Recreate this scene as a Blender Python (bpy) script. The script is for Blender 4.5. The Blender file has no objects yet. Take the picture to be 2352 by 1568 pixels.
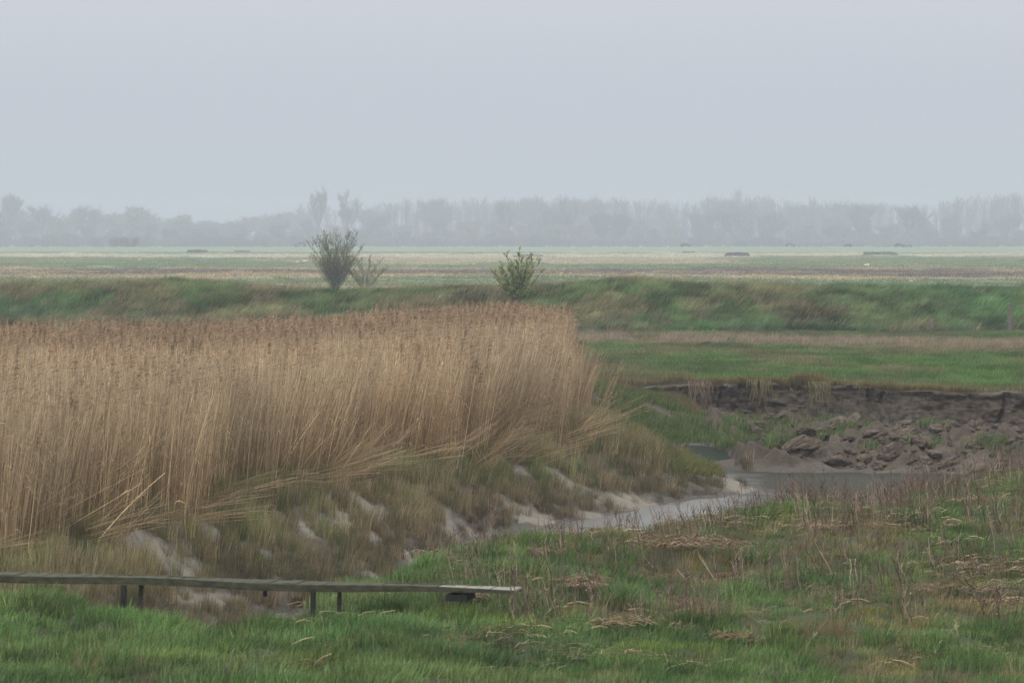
import bpy, math, random
import numpy as np
from mathutils import Vector, Matrix
R = math.radians
sc = bpy.context.scene
rng = np.random.RandomState(7)
random.seed(7)

# ------------------------------------------------------------------ camera
F = 9578.0            # focal length in photo units (2352 wide)
CX, HY, EYE = 1176.0, 549.0, 4.0
cd = bpy.data.cameras.new('camera')
cam = bpy.data.objects.new('camera', cd); sc.collection.objects.link(cam)
cam.location = (0, 0, EYE); cam.rotation_euler = (R(90), 0, 0)
cd.sensor_width = 36; cd.lens = 36 * F / 2352
cd.shift_y = -(784 - HY) / 2352
cd.clip_start = 0.5; cd.clip_end = 20000
cd.dof.use_dof = True; cd.dof.focus_distance = 130; cd.dof.aperture_fstop = 9
sc.camera = cam
sc.view_settings.view_transform = 'Standard'; sc.view_settings.look = 'None'
sc.view_settings.exposure = 0.0; sc.view_settings.gamma = 1.0
sc.render.film_transparent = False
cy = sc.cycles
cy.max_bounces = 6; cy.diffuse_bounces = 3; cy.glossy_bounces = 2; cy.transmission_bounces = 3
cy.volume_bounces = 2; cy.transparent_max_bounces = 8
cy.use_denoising = True; cy.denoising_prefilter = 'NONE'; cy.sample_clamp_indirect = 2.0
cy.use_adaptive_sampling = False

# ------------------------------------------------------------------ sky and sun (overcast)
w = bpy.data.worlds.new('World'); sc.world = w; w.use_nodes = True
nt = w.node_tree; N = nt.nodes; L = nt.links
N.clear()
out = N.new('ShaderNodeOutputWorld'); bg = N.new('ShaderNodeBackground')
bg.inputs['Strength'].default_value = 0.1
sky = N.new('ShaderNodeTexSky'); sky.sky_type = 'NISHITA'; sky.sun_disc = False
sky.sun_elevation = R(48); sky.sun_rotation = R(200); sky.dust_density = 6; sky.air_density = 1.5
tc = N.new('ShaderNodeTexCoord'); sep = N.new('ShaderNodeSeparateXYZ')
L.new(tc.outputs['Generated'], sep.inputs[0])
ramp = N.new('ShaderNodeValToRGB')                 # cloud deck: brighter overhead
cr = ramp.color_ramp
cr.elements[0].position = 0.0; cr.elements[0].color = (0.47, 0.515, 0.60, 1)
cr.elements[1].position = 1.0; cr.elements[1].color = (1.80, 1.83, 1.88, 1)
e = cr.elements.new(0.07); e.color = (0.69, 0.72, 0.78, 1)
e = cr.elements.new(0.35); e.color = (1.20, 1.24, 1.31, 1)
L.new(sep.outputs['Z'], ramp.inputs['Fac'])
sc10 = N.new('ShaderNodeVectorMath'); sc10.operation = 'SCALE'; sc10.inputs['Scale'].default_value = 10.0
L.new(ramp.outputs['Color'], sc10.inputs[0])
mx = N.new('ShaderNodeMixRGB'); mx.inputs['Fac'].default_value = 0.06
L.new(sc10.outputs[0], mx.inputs['Color1']); L.new(sky.outputs['Color'], mx.inputs['Color2'])
L.new(mx.outputs[0], bg.inputs['Color']); L.new(bg.outputs[0], out.inputs['Surface'])
sd = bpy.data.lights.new('sun', 'SUN'); sd.energy = 0.9; sd.angle = R(20); sd.color = (1, 0.965, 0.92)
sun = bpy.data.objects.new('sun', sd); sc.collection.objects.link(sun)
sun.rotation_euler = (R(42), 0, R(-20)); sun.location = (0, -20, 60)

# ------------------------------------------------------------------ helpers
def hexlin(r, g, b):
    f = lambda c: (c / 255 / 12.92) if c <= 10 else ((c / 255 + .055) / 1.055) ** 2.4
    return np.array([f(r), f(g), f(b)])
_T = np.random.RandomState(3).rand(256, 256)
def vn(x, y):
    x = np.asarray(x, float); y = np.asarray(y, float)
    xi = np.floor(x).astype(int); yi = np.floor(y).astype(int)
    fx = x - xi; fy = y - yi; fx = fx * fx * (3 - 2 * fx); fy = fy * fy * (3 - 2 * fy)
    a = _T[xi & 255, yi & 255]; b = _T[(xi + 1) & 255, yi & 255]
    c = _T[xi & 255, (yi + 1) & 255]; d = _T[(xi + 1) & 255, (yi + 1) & 255]
    return (a * (1 - fx) + b * fx) * (1 - fy) + (c * (1 - fx) + d * fx) * fy
def fbm(x, y, o=4, s=0.0):
    t = 0; a = 0.5; n = 0
    for i in range(o):
        t = t + a * vn(x * 2 ** i + 17.3 * i + s, y * 2 ** i + 9.1 * i + s * 1.7); n += a; a *= .5
    return t / n
def sstep(a, b, x):
    t = np.clip((x - a) / (b - a), 0, 1); return t * t * (3 - 2 * t)
def tagp(o, label=None, cat=None, group=None, kind=None):
    if label: o['label'] = label
    if cat: o['category'] = cat
    if group: o['group'] = group
    if kind: o['kind'] = kind
    return o
def link(o, parent=None):
    sc.collection.objects.link(o)
    if parent is not None: o.parent = parent
    return o
def empty(name, loc, rz=0, scale=1.0):
    o = bpy.data.objects.new(name, None); sc.collection.objects.link(o)
    o.location = loc; o.rotation_euler = (0, 0, rz); o.scale = (scale,) * 3
    o.empty_display_size = .2
    return o
def copy_tree(o, parent=None):
    c = o.copy(); sc.collection.objects.link(c)
    if parent is not None: c.parent = parent
    for ch in [k for k in bpy.data.objects if k.parent == o]: copy_tree(ch, c)
    return c
class MB:
    """collects verts / faces / a per-vertex (var, height, extra) colour, builds one mesh"""
    def __init__(s): s.v = []; s.f = []; s.c = []; s.m = []
    def add(s, vs, fs, c=(0.5, 0.5, 0.5), m=0):
        b = len(s.v); s.v.extend([tuple(p) for p in vs])
        s.f.extend([tuple(b + i for i in f) for f in fs])
        if isinstance(c, list): s.c.extend(c)
        else: s.c.extend([c] * len(vs))
        s.m.extend([m] * len(fs))
    def box(s, x0, x1, y0, y1, z0, z1, c=(.5, .5, .5), m=0, M=None):
        p = [Vector(q) for q in ((x0, y0, z0), (x1, y0, z0), (x1, y1, z0), (x0, y1, z0), (x0, y0, z1), (x1, y0, z1), (x1, y1, z1), (x0, y1, z1))]
        if M is not None: p = [M @ q for q in p]
        s.add(p, [(3, 2, 1, 0), (4, 5, 6, 7), (0, 1, 5, 4), (1, 2, 6, 5), (2, 3, 7, 6), (3, 0, 4, 7)], c, m)
    def ribbon(s, pts, wd, side, var, ex=.5, m=0, tip=.15):
        n = len(pts); vs = []; cs = []
        for i, p in enumerate(pts):
            t = i / (n - 1); k = wd * .5 * (1 - (1 - tip) * t ** 1.5)
            vs += [p - side * k, p + side * k]; cs += [(var, t, ex)] * 2
        s.add(vs, [(2 * i, 2 * i + 1, 2 * i + 3, 2 * i + 2) for i in range(n - 1)], cs, m)
    def tube(s, pts, r0, r1, var, ex=.5, m=0, k=3, h0=0., h1=1.):
        n = len(pts); vs = []; cs = []
        d = (pts[-1] - pts[0]).normalized()
        a = d.orthogonal().normalized(); b = d.cross(a)
        for i, p in enumerate(pts):
            t = i / (n - 1); r = r0 + (r1 - r0) * t
            for j in range(k):
                q = 2 * math.pi * j / k
                vs.append(p + (a * math.cos(q) + b * math.sin(q)) * r); cs.append((var, h0 + (h1 - h0) * t, ex))
        fs = [(i * k + j, i * k + (j + 1) % k, (i + 1) * k + (j + 1) % k, (i + 1) * k + j) for i in range(n - 1) for j in range(k)]
        s.add(vs, fs, cs, m)
    def build(s, name, mats, parent=None, linkit=True, smooth=False):
        me = bpy.data.meshes.new(name); me.from_pydata(s.v, [], s.f)
        at = me.attributes.new('bc', 'FLOAT_COLOR', 'POINT')
        a = np.ones((len(s.v), 4), np.float32); a[:, :3] = np.array(s.c, np.float32)
        at.data.foreach_set('color', a.ravel())
        if not isinstance(mats, (list, tuple)): mats = [mats]
        for m in mats: me.materials.append(m)
        if len(mats) > 1: me.polygons.foreach_set('material_index', np.array(s.m, np.int32))
        if smooth: me.polygons.foreach_set('use_smooth', np.ones(len(s.f), bool))
        me.update()
        o = bpy.data.objects.new(name, me)
        if linkit: link(o, parent)
        return o

# ------------------------------------------------------------------ materials
def mat(name):
    m = bpy.data.materials.new(name); m.use_nodes = True
    m.node_tree.nodes.clear(); return m, m.node_tree.nodes, m.node_tree.links
def mth(N, L, op, a, b=None, clamp=False):
    n = N.new('ShaderNodeMath'); n.operation = op; n.use_clamp = clamp
    for i, x in enumerate((a, b)):
        if x is None: continue
        if isinstance(x, (int, float)): n.inputs[i].default_value = x
        else: L.new(x, n.inputs[i])
    return n.outputs[0]
def plant_mat(name, root, tipc, dry, tinted=True, dryfrac=.3, trans=.25, var=.5):
    """blade colour: root->tip along the blade, a share of dry blades, per-instance tint"""
    m, N, L = mat(name)
    o = N.new('ShaderNodeOutputMaterial')
    at = N.new('ShaderNodeAttribute'); at.attribute_name = 'bc'
    sp = N.new('ShaderNodeSeparateColor'); L.new(at.outputs['Color'], sp.inputs[0])
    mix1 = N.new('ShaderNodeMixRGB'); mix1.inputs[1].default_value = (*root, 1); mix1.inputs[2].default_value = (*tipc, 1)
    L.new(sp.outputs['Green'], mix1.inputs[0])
    gt = mth(N, L, 'LESS_THAN', sp.outputs['Blue'], dryfrac)
    mix2 = N.new('ShaderNodeMixRGB'); mix2.inputs[2].default_value = (*dry, 1)
    L.new(gt, mix2.inputs[0]); L.new(mix1.outputs[0], mix2.inputs[1])
    col = mix2.outputs[0]
    if tinted:
        ti = N.new('ShaderNodeAttribute'); ti.attribute_type = 'INSTANCER'; ti.attribute_name = 'tint'
        mu = N.new('ShaderNodeMixRGB'); mu.blend_type = 'MULTIPLY'; mu.inputs[0].default_value = 1
        L.new(col, mu.inputs[1]); L.new(ti.outputs['Vector'], mu.inputs[2]); col = mu.outputs[0]
    br = mth(N, L, 'MULTIPLY_ADD', sp.outputs['Red'], 2 * var)
    N_ = br.node; N_.inputs[2].default_value = 1 - var
    vm = N.new('ShaderNodeVectorMath'); vm.operation = 'SCALE'
    L.new(col, vm.inputs[0]); L.new(br, vm.inputs['Scale'])
    d = N.new('ShaderNodeBsdfDiffuse'); t = N.new('ShaderNodeBsdfTranslucent'); ms = N.new('ShaderNodeMixShader')
    ms.inputs[0].default_value = trans
    L.new(vm.outputs[0], d.inputs[0]); L.new(vm.outputs[0], t.inputs[0])
    L.new(d.outputs[0], ms.inputs[1]); L.new(t.outputs[0], ms.inputs[2]); L.new(ms.outputs[0], o.inputs[0])
    return m
def solid_mat(name, c1, c2, scale=8.0, rough=.8, bump=.3, detail=8, stretch=(1, 1, 1), spec=.3, bdist=.02):
    m, N, L = mat(name)
    o = N.new('ShaderNodeOutputMaterial'); p = N.new('ShaderNodeBsdfPrincipled')
    t = N.new('ShaderNodeTexCoord'); mp = N.new('ShaderNodeMapping'); mp.inputs['Scale'].default_value = stretch
    L.new(t.outputs['Object'], mp.inputs[0])
    n = N.new('ShaderNodeTexNoise'); n.inputs['Scale'].default_value = scale; n.inputs['Detail'].default_value = detail
    L.new(mp.outputs[0], n.inputs['Vector'])
    r = N.new('ShaderNodeValToRGB'); r.color_ramp.elements[0].position = .35; r.color_ramp.elements[1].position = .65
    r.color_ramp.elements[0].color = (*c1, 1); r.color_ramp.elements[1].color = (*c2, 1)
    L.new(n.outputs['Fac'], r.inputs[0]); L.new(r.outputs[0], p.inputs['Base Color'])
    p.inputs['Roughness'].default_value = rough; p.inputs['Specular IOR Level'].default_value = spec
    b = N.new('ShaderNodeBump'); b.inputs['Strength'].default_value = bump; b.inputs['Distance'].default_value = bdist
    L.new(n.outputs['Fac'], b.inputs['Height']); L.new(b.outputs[0], p.inputs['Normal'])
    L.new(p.outputs[0], o.inputs[0]); return m

M = {}
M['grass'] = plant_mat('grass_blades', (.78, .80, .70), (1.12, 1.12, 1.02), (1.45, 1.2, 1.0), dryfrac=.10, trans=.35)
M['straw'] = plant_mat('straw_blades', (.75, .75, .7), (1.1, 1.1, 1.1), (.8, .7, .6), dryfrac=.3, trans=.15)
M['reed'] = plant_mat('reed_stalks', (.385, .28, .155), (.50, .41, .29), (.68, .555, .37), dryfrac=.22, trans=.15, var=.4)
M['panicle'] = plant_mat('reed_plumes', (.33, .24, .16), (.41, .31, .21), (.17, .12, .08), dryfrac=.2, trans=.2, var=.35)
M['weed'] = plant_mat('dead_weed_stems', (.10, .072, .055), (.17, .12, .095), (.30, .24, .17), tinted=False, dryfrac=.25, trans=0)
M['paleweed'] = plant_mat('pale_weed_stems', (.30, .24, .16), (.42, .35, .25), (.22, .17, .12), tinted=False, dryfrac=.3, trans=.1)
M['wrack'] = plant_mat('flattened_straw', (.15, .105, .065), (.24, .175, .11), (.34, .27, .17), tinted=False, dryfrac=.2, trans=.05)
M['bark'] = solid_mat('bark', (.032, .028, .020), (.075, .065, .045), 20, .9, .4)
M['leafdark'] = plant_mat('shrub_leaves', (.12, .145, .05), (.20, .24, .085), (.22, .24, .095), tinted=False, dryfrac=.3, trans=.3)
M['leafgreen'] = plant_mat('shrub_leaves_green', (.17, .22, .065), (.28, .35, .11), (.32, .37, .14), tinted=False, dryfrac=.3, trans=.3)
M['hang'] = plant_mat('hanging_turf', (.13, .12, .055), (.21, .19, .085), (.24, .19, .12), tinted=False)
M['wood'] = solid_mat('weathered_wood', (.10, .09, .065), (.20, .18, .145), 6, .85, .4, stretch=(1, 1, 6))
M['wood_pale'] = solid_mat('pale_worn_boards', (.17, .16, .125), (.30, .28, .23), 7, .8, .3, stretch=(.6, 6, 6))
M['wood_mossy'] = solid_mat('mossy_timber', (.036, .036, .020), (.082, .078, .046), 7, .9, .5, stretch=(1, 3, 3))
M['wood_dark'] = solid_mat('black_timber', (.012, .012, .011), (.03, .028, .025), 9, .7, .3)  # near-black tone of the darker bridge posts, bearer and stake
M['netting'] = solid_mat('netting_dark', (.035, .035, .026), (.05, .05, .036), 9, .8, .1)  # even dark tone for the netting dots and the hide slit

# ------------------------------------------------------------------ terrain shape
def P(x, y, z):
    Y = (EYE - z) * F / (y - HY); return ((x - CX) / F * Y, Y, z)
EnX = [-30, -12, -8, -5.1, -4.1, -3.2, -2.7, -2.2, -1.7, -1.2, -.7, 0, 1, 2.5, 3.6, 4.7, 6.4, 7.6, 9, 12, 20, 40]
EnY = [56, 50, 47.6, 45.6, 44.6, 43.6, 44.2, 46.8, 49.2, 51, 54, 55.2, 56, 58.2, 60.4, 61.8, 66, 69.5, 72.5, 78, 88, 100]
TX = [-30, -12, -8, -5.5, -4.6, -3.5, -2.2, -1.6, -1.0, -.2, 1.3, 2.7, 4.2, 5.2]
TY = [60, 53, 50.5, 51, 54, 58, 63.5, 66, 70, 74, 77, 81, 83, 86]
RX = [-30, -12, -6.6, -5.8, -4.8, -4.6, -3.5, -2.5, -1.4, -.2, 1.1, 1.8]
RY = [66, 58, 54.8, 57, 60, 65, 70.5, 75, 76.4, 81, 85, 93]
CLX = [1, 2.2, 3.4, 4.6, 6.6, 8.1, 10.2, 13, 20, 40]
CLY = [123, 120, 116, 114, 116.2, 115.2, 110.8, 107.6, 102, 100]
En = lambda X: np.interp(X, EnX, EnY)
Toe = lambda X: np.interp(X, TX, TY)
Er = lambda X: np.interp(X, RX, RY)
Cl = lambda X: np.interp(X, CLX, CLY)
ctl = []
for X in (-30, -22, -15, -10, -7, -5, -4, -3, -2, -1, 0, 1, 2, 3, 4, 6, 8, 10, 13, 18, 25, 35):
    ctl += [(X, 28, 0), (X, 36, 0)]
    e0 = float(En(X)); ctl += [(X, (36 + e0) / 2, 0), (X, e0 - 1, 0), (X, e0, -.03)]
    if X > -4.5: ctl += [(X, e0 + 1.2, -.6), (X, e0 + 2.6, -1.3 if X > -.3 else -1.0)]
    else: ctl += [(X, e0 + 1.3, -.5)]
for X in (-30, -20, -12, -8, -6.3, -5.5, -4.9, -4.4, -3.8, -3, -2.2, -1.6, -1, -.2, .6, 1.3):
    t0 = float(Toe(X)); r0 = float(Er(X)); zt = -.62 if X < -5 else (-1.02 if X < -.7 else -1.22)
    ctl += [(X, t0, zt), (X, t0 * .6 + r0 * .4, zt * .62), (X, t0 * .25 + r0 * .75, zt * .2), (X, r0, 0), (X, r0 + 4, .05), (X, (r0 + 112) / 2, .05), (X, 112, .03), (X, 122, 0)]
for X in (-.5, .5, 1.5, 3, 4.5, 6, 8, 10, 12, 15, 20, 28):
    e0 = float(En(X)) + 4; t = float(Toe(X)) - 1.5 if X < 5 else 90.5 + max(0, (X - 12)) * .3
    if t > e0 + 1: ctl += [(X, e0, -1.55), (X, (e0 + t) / 2, -1.6), (X, t, -1.45)]
ctl += [(2.7, 81, -1.22), (4.2, 83.2, -1.22), (2.0, 90, .12), (2.67, 90, -.26), (3.4, 90, -.62), (4.1, 88.5, -.92), (4.76, 87, -1.1), (5.3, 86.4, -1.28),
        (1.8, 84, -.5), (2.9, 85.5, -.8), (3.6, 86, -1.0), (6.0, 88, -1.5), (1.6, 99, 0), (2.4, 98, -.55), (3.3, 97, -1.2), (4.2, 93.5, -1.4), (5.2, 90.5, -1.45), (1.9, 108, -.05)]
ctl += [P(1400, 900, -.08), P(1500, 925, -.4), P(1590, 950, -.75), P(1420, 975, -.65), P(1500, 985, -.85), P(1600, 1000, -1.02), P(1430, 935, -.35), P(1680, 985, -.95), P(1740, 1000, -1.02),
        (4.2, 103.5, -1.34), (5.2, 103.5, -1.36), (6.0, 103, -1.32), (3.6, 101, -1.3), P(1820, 1020, -.98), P(1860, 1040, -1.05), P(1600, 1062, -1.10), P(1700, 1060, -1.06), P(1800, 1064, -1.08), P(1880, 1066, -1.1),
        P(1700, 1086, -1.24), P(1600, 1080, -1.26), (3.6, 96, -1.33), (4.9, 93, -1.4)]
for X in (6, 7, 8, 9, 10, 11.5, 13, 16, 20, 28, 40):
    c0 = float(Cl(X)); wl = 92.3 - max(0, X - 12) * .2
    ctl += [(X, wl, -1.22), (X, c0 - .3, -1.0), (X, c0 + 3, -.92), (X, wl * .7 + c0 * .3, -1.12), (X, wl * .35 + c0 * .65, -1.0), (X, wl - 1.2, -1.5)]
ctl = np.array(ctl, float)
sx = 1.0; sy = .35       # the banks run across the view: weigh X more than depth
Cn = ctl[:, :2] * [sx, sy]
D0 = np.sqrt(((Cn[:, None] - Cn[None]) ** 2).sum(-1)); W = np.linalg.solve(D0 + np.eye(len(Cn)) * -1e-3, ctl[:, 2])
def rbf(X, Y):
    shp = X.shape; q = np.stack([X.ravel() * sx, Y.ravel() * sy], -1); o = np.empty(len(q))
    for i in range(0, len(q), 20000):
        a = q[i:i + 20000]; o[i:i + 20000] = np.sqrt(((a[:, None] - Cn[None]) ** 2).sum(-1)) @ W
    return o.reshape(shp)
BX = [-900, 20, 200, 380, 450, 600, 750, 900, 1000, 1250, 1350, 1480, 1560, 1700, 2000, 2330, 3300]
BY = [660, 656, 652, 646, 654, 662, 672, 664, 661, 660, 651, 643, 654, 657, 660, 664, 670]
BFX = [-900, 20, 1100, 1400, 2330, 3300]; BFY = [196, 192, 183, 178, 177, 176]
def bankf(X, Y): return np.interp(CX + F * X / np.maximum(Y, 60), BFX, BFY)
def ter(X, Y):
    X = np.atleast_1d(np.asarray(X, float)); Y = np.atleast_1d(np.asarray(Y, float))
    X, Y = np.broadcast_arrays(X, Y)
    z = np.zeros(X.shape); n1 = fbm(X * .35, Y * .35, 3) - .5; n2 = fbm(X * 1.6, Y * 1.6, 2, 5) - .5
    k = (Y > 26) & (Y < 126) & (np.abs(X) < 45)
    if k.any():
        zz = rbf(X[k], Y[k]); fade = sstep(26, 32, Y[k]) * (1 - sstep(119, 126, Y[k])) * (1 - sstep(34, 45, np.abs(X[k])))
        zz = np.clip(zz, -1.8, .2) * fade
        zz = np.where((Y[k] > Cl(X[k]) + .35) & (X[k] > 2.9), .01, zz)
        z[k] = zz
    near = Y < En(X) + 1
    z = z + np.where(near, n1 * .34 + n2 * .40, 0)
    mid = (~near) & (Y < Cl(X)) & (Y < 122)
    vis = sstep(-1.5, -1.0, z)
    z = z + np.where(mid, (n1 * .20 + n2 * .10) * (.25 + .75 * vis), 0)
    gul = np.abs(fbm(X * 1.1 + Y * .32, (Y - X) * .12, 3, 41) - .5)             # rain gullies running down the mud slope
    z = z - np.where(mid & (z > -1.15) & (z < -.08) & (X < 5.3), .16 * (1 - sstep(0, .10, gul)), 0)
    rub = (X > 5.2) & (Y > 93) & (Y < Cl(X))
    z = z + np.where(rub, (1 - .8 * sstep(-4.5, -1.0, Y - Cl(X))) * sstep(92.3, 96, Y) * (np.abs(fbm(X * 1.5, Y * 1.1, 4, 77) - .5) * 1.5 - .10 + (fbm(X * 4, Y * 4, 3, 8) - .5) * .32), 0)
    for (cx_, cy_, rx, ry, hh) in HUM:
        z = z + hh * np.exp(-((X - cx_) / rx) ** 2 - ((Y - cy_) / ry) ** 2)
    flat = (Y >= Cl(X)) & (Y < 178)
    z = z + np.where(flat, (n1 * .25 + n2 * .08) * sstep(0, 3, Y - Cl(X)), 0)
    # long grassy bank
    f0 = bankf(X, Y); c0 = f0 + 9; px = CX + F * X / np.maximum(Y, 60)
    zc = EYE - (np.interp(px, BX, BY) - HY) / F * c0 - .30 + (fbm(X * .3, 3.3, 3, 2) - .5) * .35
    up = sstep(f0 - .5, c0 + .5, Y); dn = 1 - sstep(c0 + 3, c0 + 16, Y)
    z = z + zc * (up * .75 + np.clip((Y - f0) / 9, 0, 1) * .25) * dn + np.where((up > 0) & (dn > 0), (fbm(X * .8, Y * .8, 3, 11) - .5) * .35 * dn, 0)
    # far fields, low hummocks, then the far dyke
    z = z + np.where((Y > 230), (fbm(X * .03, Y * .02, 4, 31) - .5) * .5 * sstep(230, 300, Y), 0)
    z = z + 1.5 * sstep(1248, 1288, Y) * (1 - sstep(1302, 1340, Y))
    for (cx_, cy_, rx, ry, hh) in FARM:
        z = z + hh * np.exp(-((X - cx_) / rx) ** 2 - ((Y - cy_) / ry) ** 2)
    return z
HUM = []; FARM = []
def at(px, Y): return (px - CX) / F * Y
for (px, py, z, wpx, h) in ((1680, 1015, -1.1, 55, .22), (1820, 1040, -1.05, 55, .42), (1620, 985, -1, 60, .2), (1560, 945, -.7, 60, .22), (1800, 975, -.9, 40, .18)):
    q = P(px, py, z); HUM.append((q[0], q[1], wpx / F * q[1] * .8, 1.6, h))
for (px, Y, wpx, h) in ((1230, 800, 48, .75), (2025, 925, 55, .7), (600, 790, 90, .35), (1680, 935, 50, .35), (500, 1150, 40, .4), (165, 1080, 30, .5), (20, 560, 90, .3), (230, 560, 60, .45)):
    FARM.append((at(px, Y), Y, wpx / F * Y, 14, h))
def proj(X, Y, Z): return CX + F * X / Y, HY + F * (EYE - Z) / Y
_ys = np.concatenate([np.arange(36, 240, .15), np.arange(240, 1400, 2.0)])
def hit(px, py):
    X = (px - CX) / F * _ys; Zr = EYE - (py - HY) / F * _ys; g = ter(X, _ys)
    i = np.argmax(Zr < g)
    if not (Zr < g).any(): i = len(_ys) - 1
    return float(X[i]), float(_ys[i]), float(g[i])

# mud openings in the slope vegetation, (photo x, photo y, rx, ry, slant)
MUD = [(440, 1195, 62, 34, .5), (385, 1290, 95, 34, .45), (330, 1245, 45, 25, .4), (470, 1375, 100, 20, .1), (600, 1270, 40, 16, .6), (840, 1165, 62, 26, .5), (785, 1195, 26, 20, .3),
       (1035, 1215, 24, 36, .8), (1120, 1217, 20, 12, .5), (1225, 1188, 78, 22, .35), (1170, 1155, 40, 12, .6), (1430, 1150, 95, 18, .15), (1690, 1118, 75, 16, .25), (1620, 1095, 45, 12, .5),
       (860, 1240, 34, 15, .5), (1290, 1100, 34, 14, .6), (955, 1285, 26, 18, .8), (1320, 988, 9, 7, 0), (850, 1325, 30, 10, .2), (1090, 1230, 30, 14, .9), (700, 1215, 28, 12, .5), (1350, 1130, 34, 12, .6), (1180, 1070, 34, 10, .5), (1040, 1120, 30, 12, .6), (1360,1185,60,10,.2)]
def mudmask(X, Y, Z):
    px, py = proj(X, Y, Z); m = np.zeros(np.shape(X))
    wob = (fbm(px * .035, py * .05, 3, 9) - .5) * 1.1
    for (a, b, rx, ry, s) in MUD:
        dx = px - a; dy = py - b - dx * s
        m = np.maximum(m, 1 - sstep(.55, 1.15, np.sqrt((dx / (rx * 1.2)) ** 2 + (dy / (ry * 1.15)) ** 2) + wob))
    return m

# ------------------------------------------------------------------ ground sheet
us = np.concatenate([np.linspace(-2.2, -.25, 14), np.linspace(-.24, -.15, 12), np.linspace(-.148, .148, 470), np.linspace(.15, .24, 12), np.linspace(.25, 2.2, 14)])
ysg = np.concatenate([np.arange(-60, 30, 6), np.arange(30, 34, .5), np.arange(34, 92, .115), np.arange(92, 121, .10), np.arange(121, 172, .6), np.arange(172, 205, .25), np.arange(205, 380, 6), np.arange(380, 1240, 4), np.arange(1240, 1345, 3), np.array([1360, 1500, 1800, 2200, 2600, 3200, 4500, 7000, 9000])])
UU, YY = np.meshgrid(us, ysg); XX = UU * np.maximum(YY, 30)
ZZ = ter(XX, YY)
nr, nc = XX.shape
V = np.stack([XX, YY, ZZ], -1).reshape(-1, 3).astype(np.float32)
idx = np.arange(nr * nc).reshape(nr, nc)
Q = np.stack([idx[:-1, :-1], idx[:-1, 1:], idx[1:, 1:], idx[1:, :-1]], -1).reshape(-1, 4).astype(np.int32)
me = bpy.data.meshes.new('marsh_ground')
me.vertices.add(len(V)); me.vertices.foreach_set('co', V.ravel())
me.loops.add(Q.size); me.loops.foreach_set('vertex_index', Q.ravel())
me.polygons.add(len(Q)); me.polygons.foreach_set('loop_start', np.arange(0, Q.size, 4, dtype=np.int32))
me.polygons.foreach_set('use_smooth', np.ones(len(Q), bool))
me.update()
def lerp(a, b, t): return a + (b - a) * t[..., None]
c_soil = np.array([.075, .072, .04]); c_green = np.array([.060, .078, .034]); c_mud = np.array([.205, .180, .138]); c_dark = np.array([.075, .062, .046])
c_brown = np.array([.100, .076, .052]); c_straw = np.array([.40, .335, .22]); c_bright = np.array([.50, .44, .325]); c_purp = np.array([.155, .135, .115]); c_fgreen = np.array([.175, .225, .125])
def groundcol(X, Y, Z):
    n = fbm(X * .5, Y * .5, 4, 3); n5 = fbm(X * 2.2, Y * 2.2, 3, 6)
    c = lerp(np.broadcast_to(c_soil, X.shape + (3,)), np.broadcast_to(c_green, X.shape + (3,)), sstep(.4, .6, n))
    wet = np.zeros(X.shape)
    mid = (Y > En(X) + .4) & (Y < Cl(X) + .3) & (Y < 122)
    slope = mid & (Z < -.06)
    cm = lerp(np.broadcast_to(c_dark, X.shape + (3,)), np.broadcast_to(c_brown, X.shape + (3,)), sstep(.35, .6, n5))
    c = np.where(slope[..., None], cm, c)
    mm = mudmask(X, Y, Z) * (mid & (Y < 91) & (X < 5.6))
    pale = lerp(np.broadcast_to(c_mud * .85, X.shape + (3,)), np.broadcast_to(c_mud * 1.12, X.shape + (3,)), n5)
    c = c + (pale - c) * mm[..., None]; wet = np.maximum(wet, mm * .5)
    low = mid & (Z < -1.05)
    wet = np.where(low, .6, wet); c = np.where((low & (X < 5.5) & (mm < .5))[..., None], np.array([.085, .073, .058]), c)
    bar = mid & (Y > 92) & (Y < 99.5) & (X > 3.4) & (X < 8.2)
    c = np.where(bar[..., None], np.array([.082, .064, .046]) * (.8 + .4 * n5[..., None]), c)
    # far fields
    far = Y > 215
    pyf = HY + F * EYE / np.maximum(Y, 1)
    st = (fbm(X * .012, Y * .008, 4, 21) - .5) * 14 + (fbm(X * .09, Y * .03, 3, 22) - .5) * 7
    q = pyf + st
    g1 = lerp(np.broadcast_to(c_fgreen, X.shape + (3,)), np.broadcast_to(c_straw * .75, X.shape + (3,)), sstep(.5, .72, fbm(X * .035, Y * .02, 4, 51)))
    g2 = np.broadcast_to(c_fgreen * .95, X.shape + (3,))
    cf = np.where((q > 637)[..., None], g1 * .9, g2)
    cf = np.where(((q > 631) & (q <= 637))[..., None], c_straw * .8, cf)
    pur = lerp(np.broadcast_to(c_purp, X.shape + (3,)), np.broadcast_to(c_straw * .8, X.shape + (3,)), sstep(.42, .58, fbm(X * .04, Y * .04, 4, 71)))
    cf = np.where(((q > 615) & (q <= 631))[..., None], pur, cf)
    cf = np.where(((q > 590.5) & (q <= 615))[..., None], g1, cf)
    tanm = (q > 590) & (q <= 604) & (np.abs(CX + F * X / np.maximum(Y, 1) - 1250) < 420 + 300 * (n - .5))
    cf = np.where(tanm[..., None], np.array([.36, .325, .24]), cf)
    cf = np.where(((q > 581) & (q <= 592))[..., None], c_bright * (.85 + .3 * n[..., None]), cf)
    cf = np.where((q <= 581)[..., None], c_fgreen * 1.05, cf)
    cf = np.where((Y > 1235)[..., None], c_fgreen * (1 + .2 * n[..., None]), cf)
    c = np.where(far[..., None], cf, c)
    return c, wet
GC, GW = groundcol(XX, YY, ZZ)
at_ = me.attributes.new('gcol', 'FLOAT_COLOR', 'POINT')
a4 = np.ones((nr * nc, 4), np.float32); a4[:, :3] = GC.reshape(-1, 3); at_.data.foreach_set('color', a4.ravel())
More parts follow.
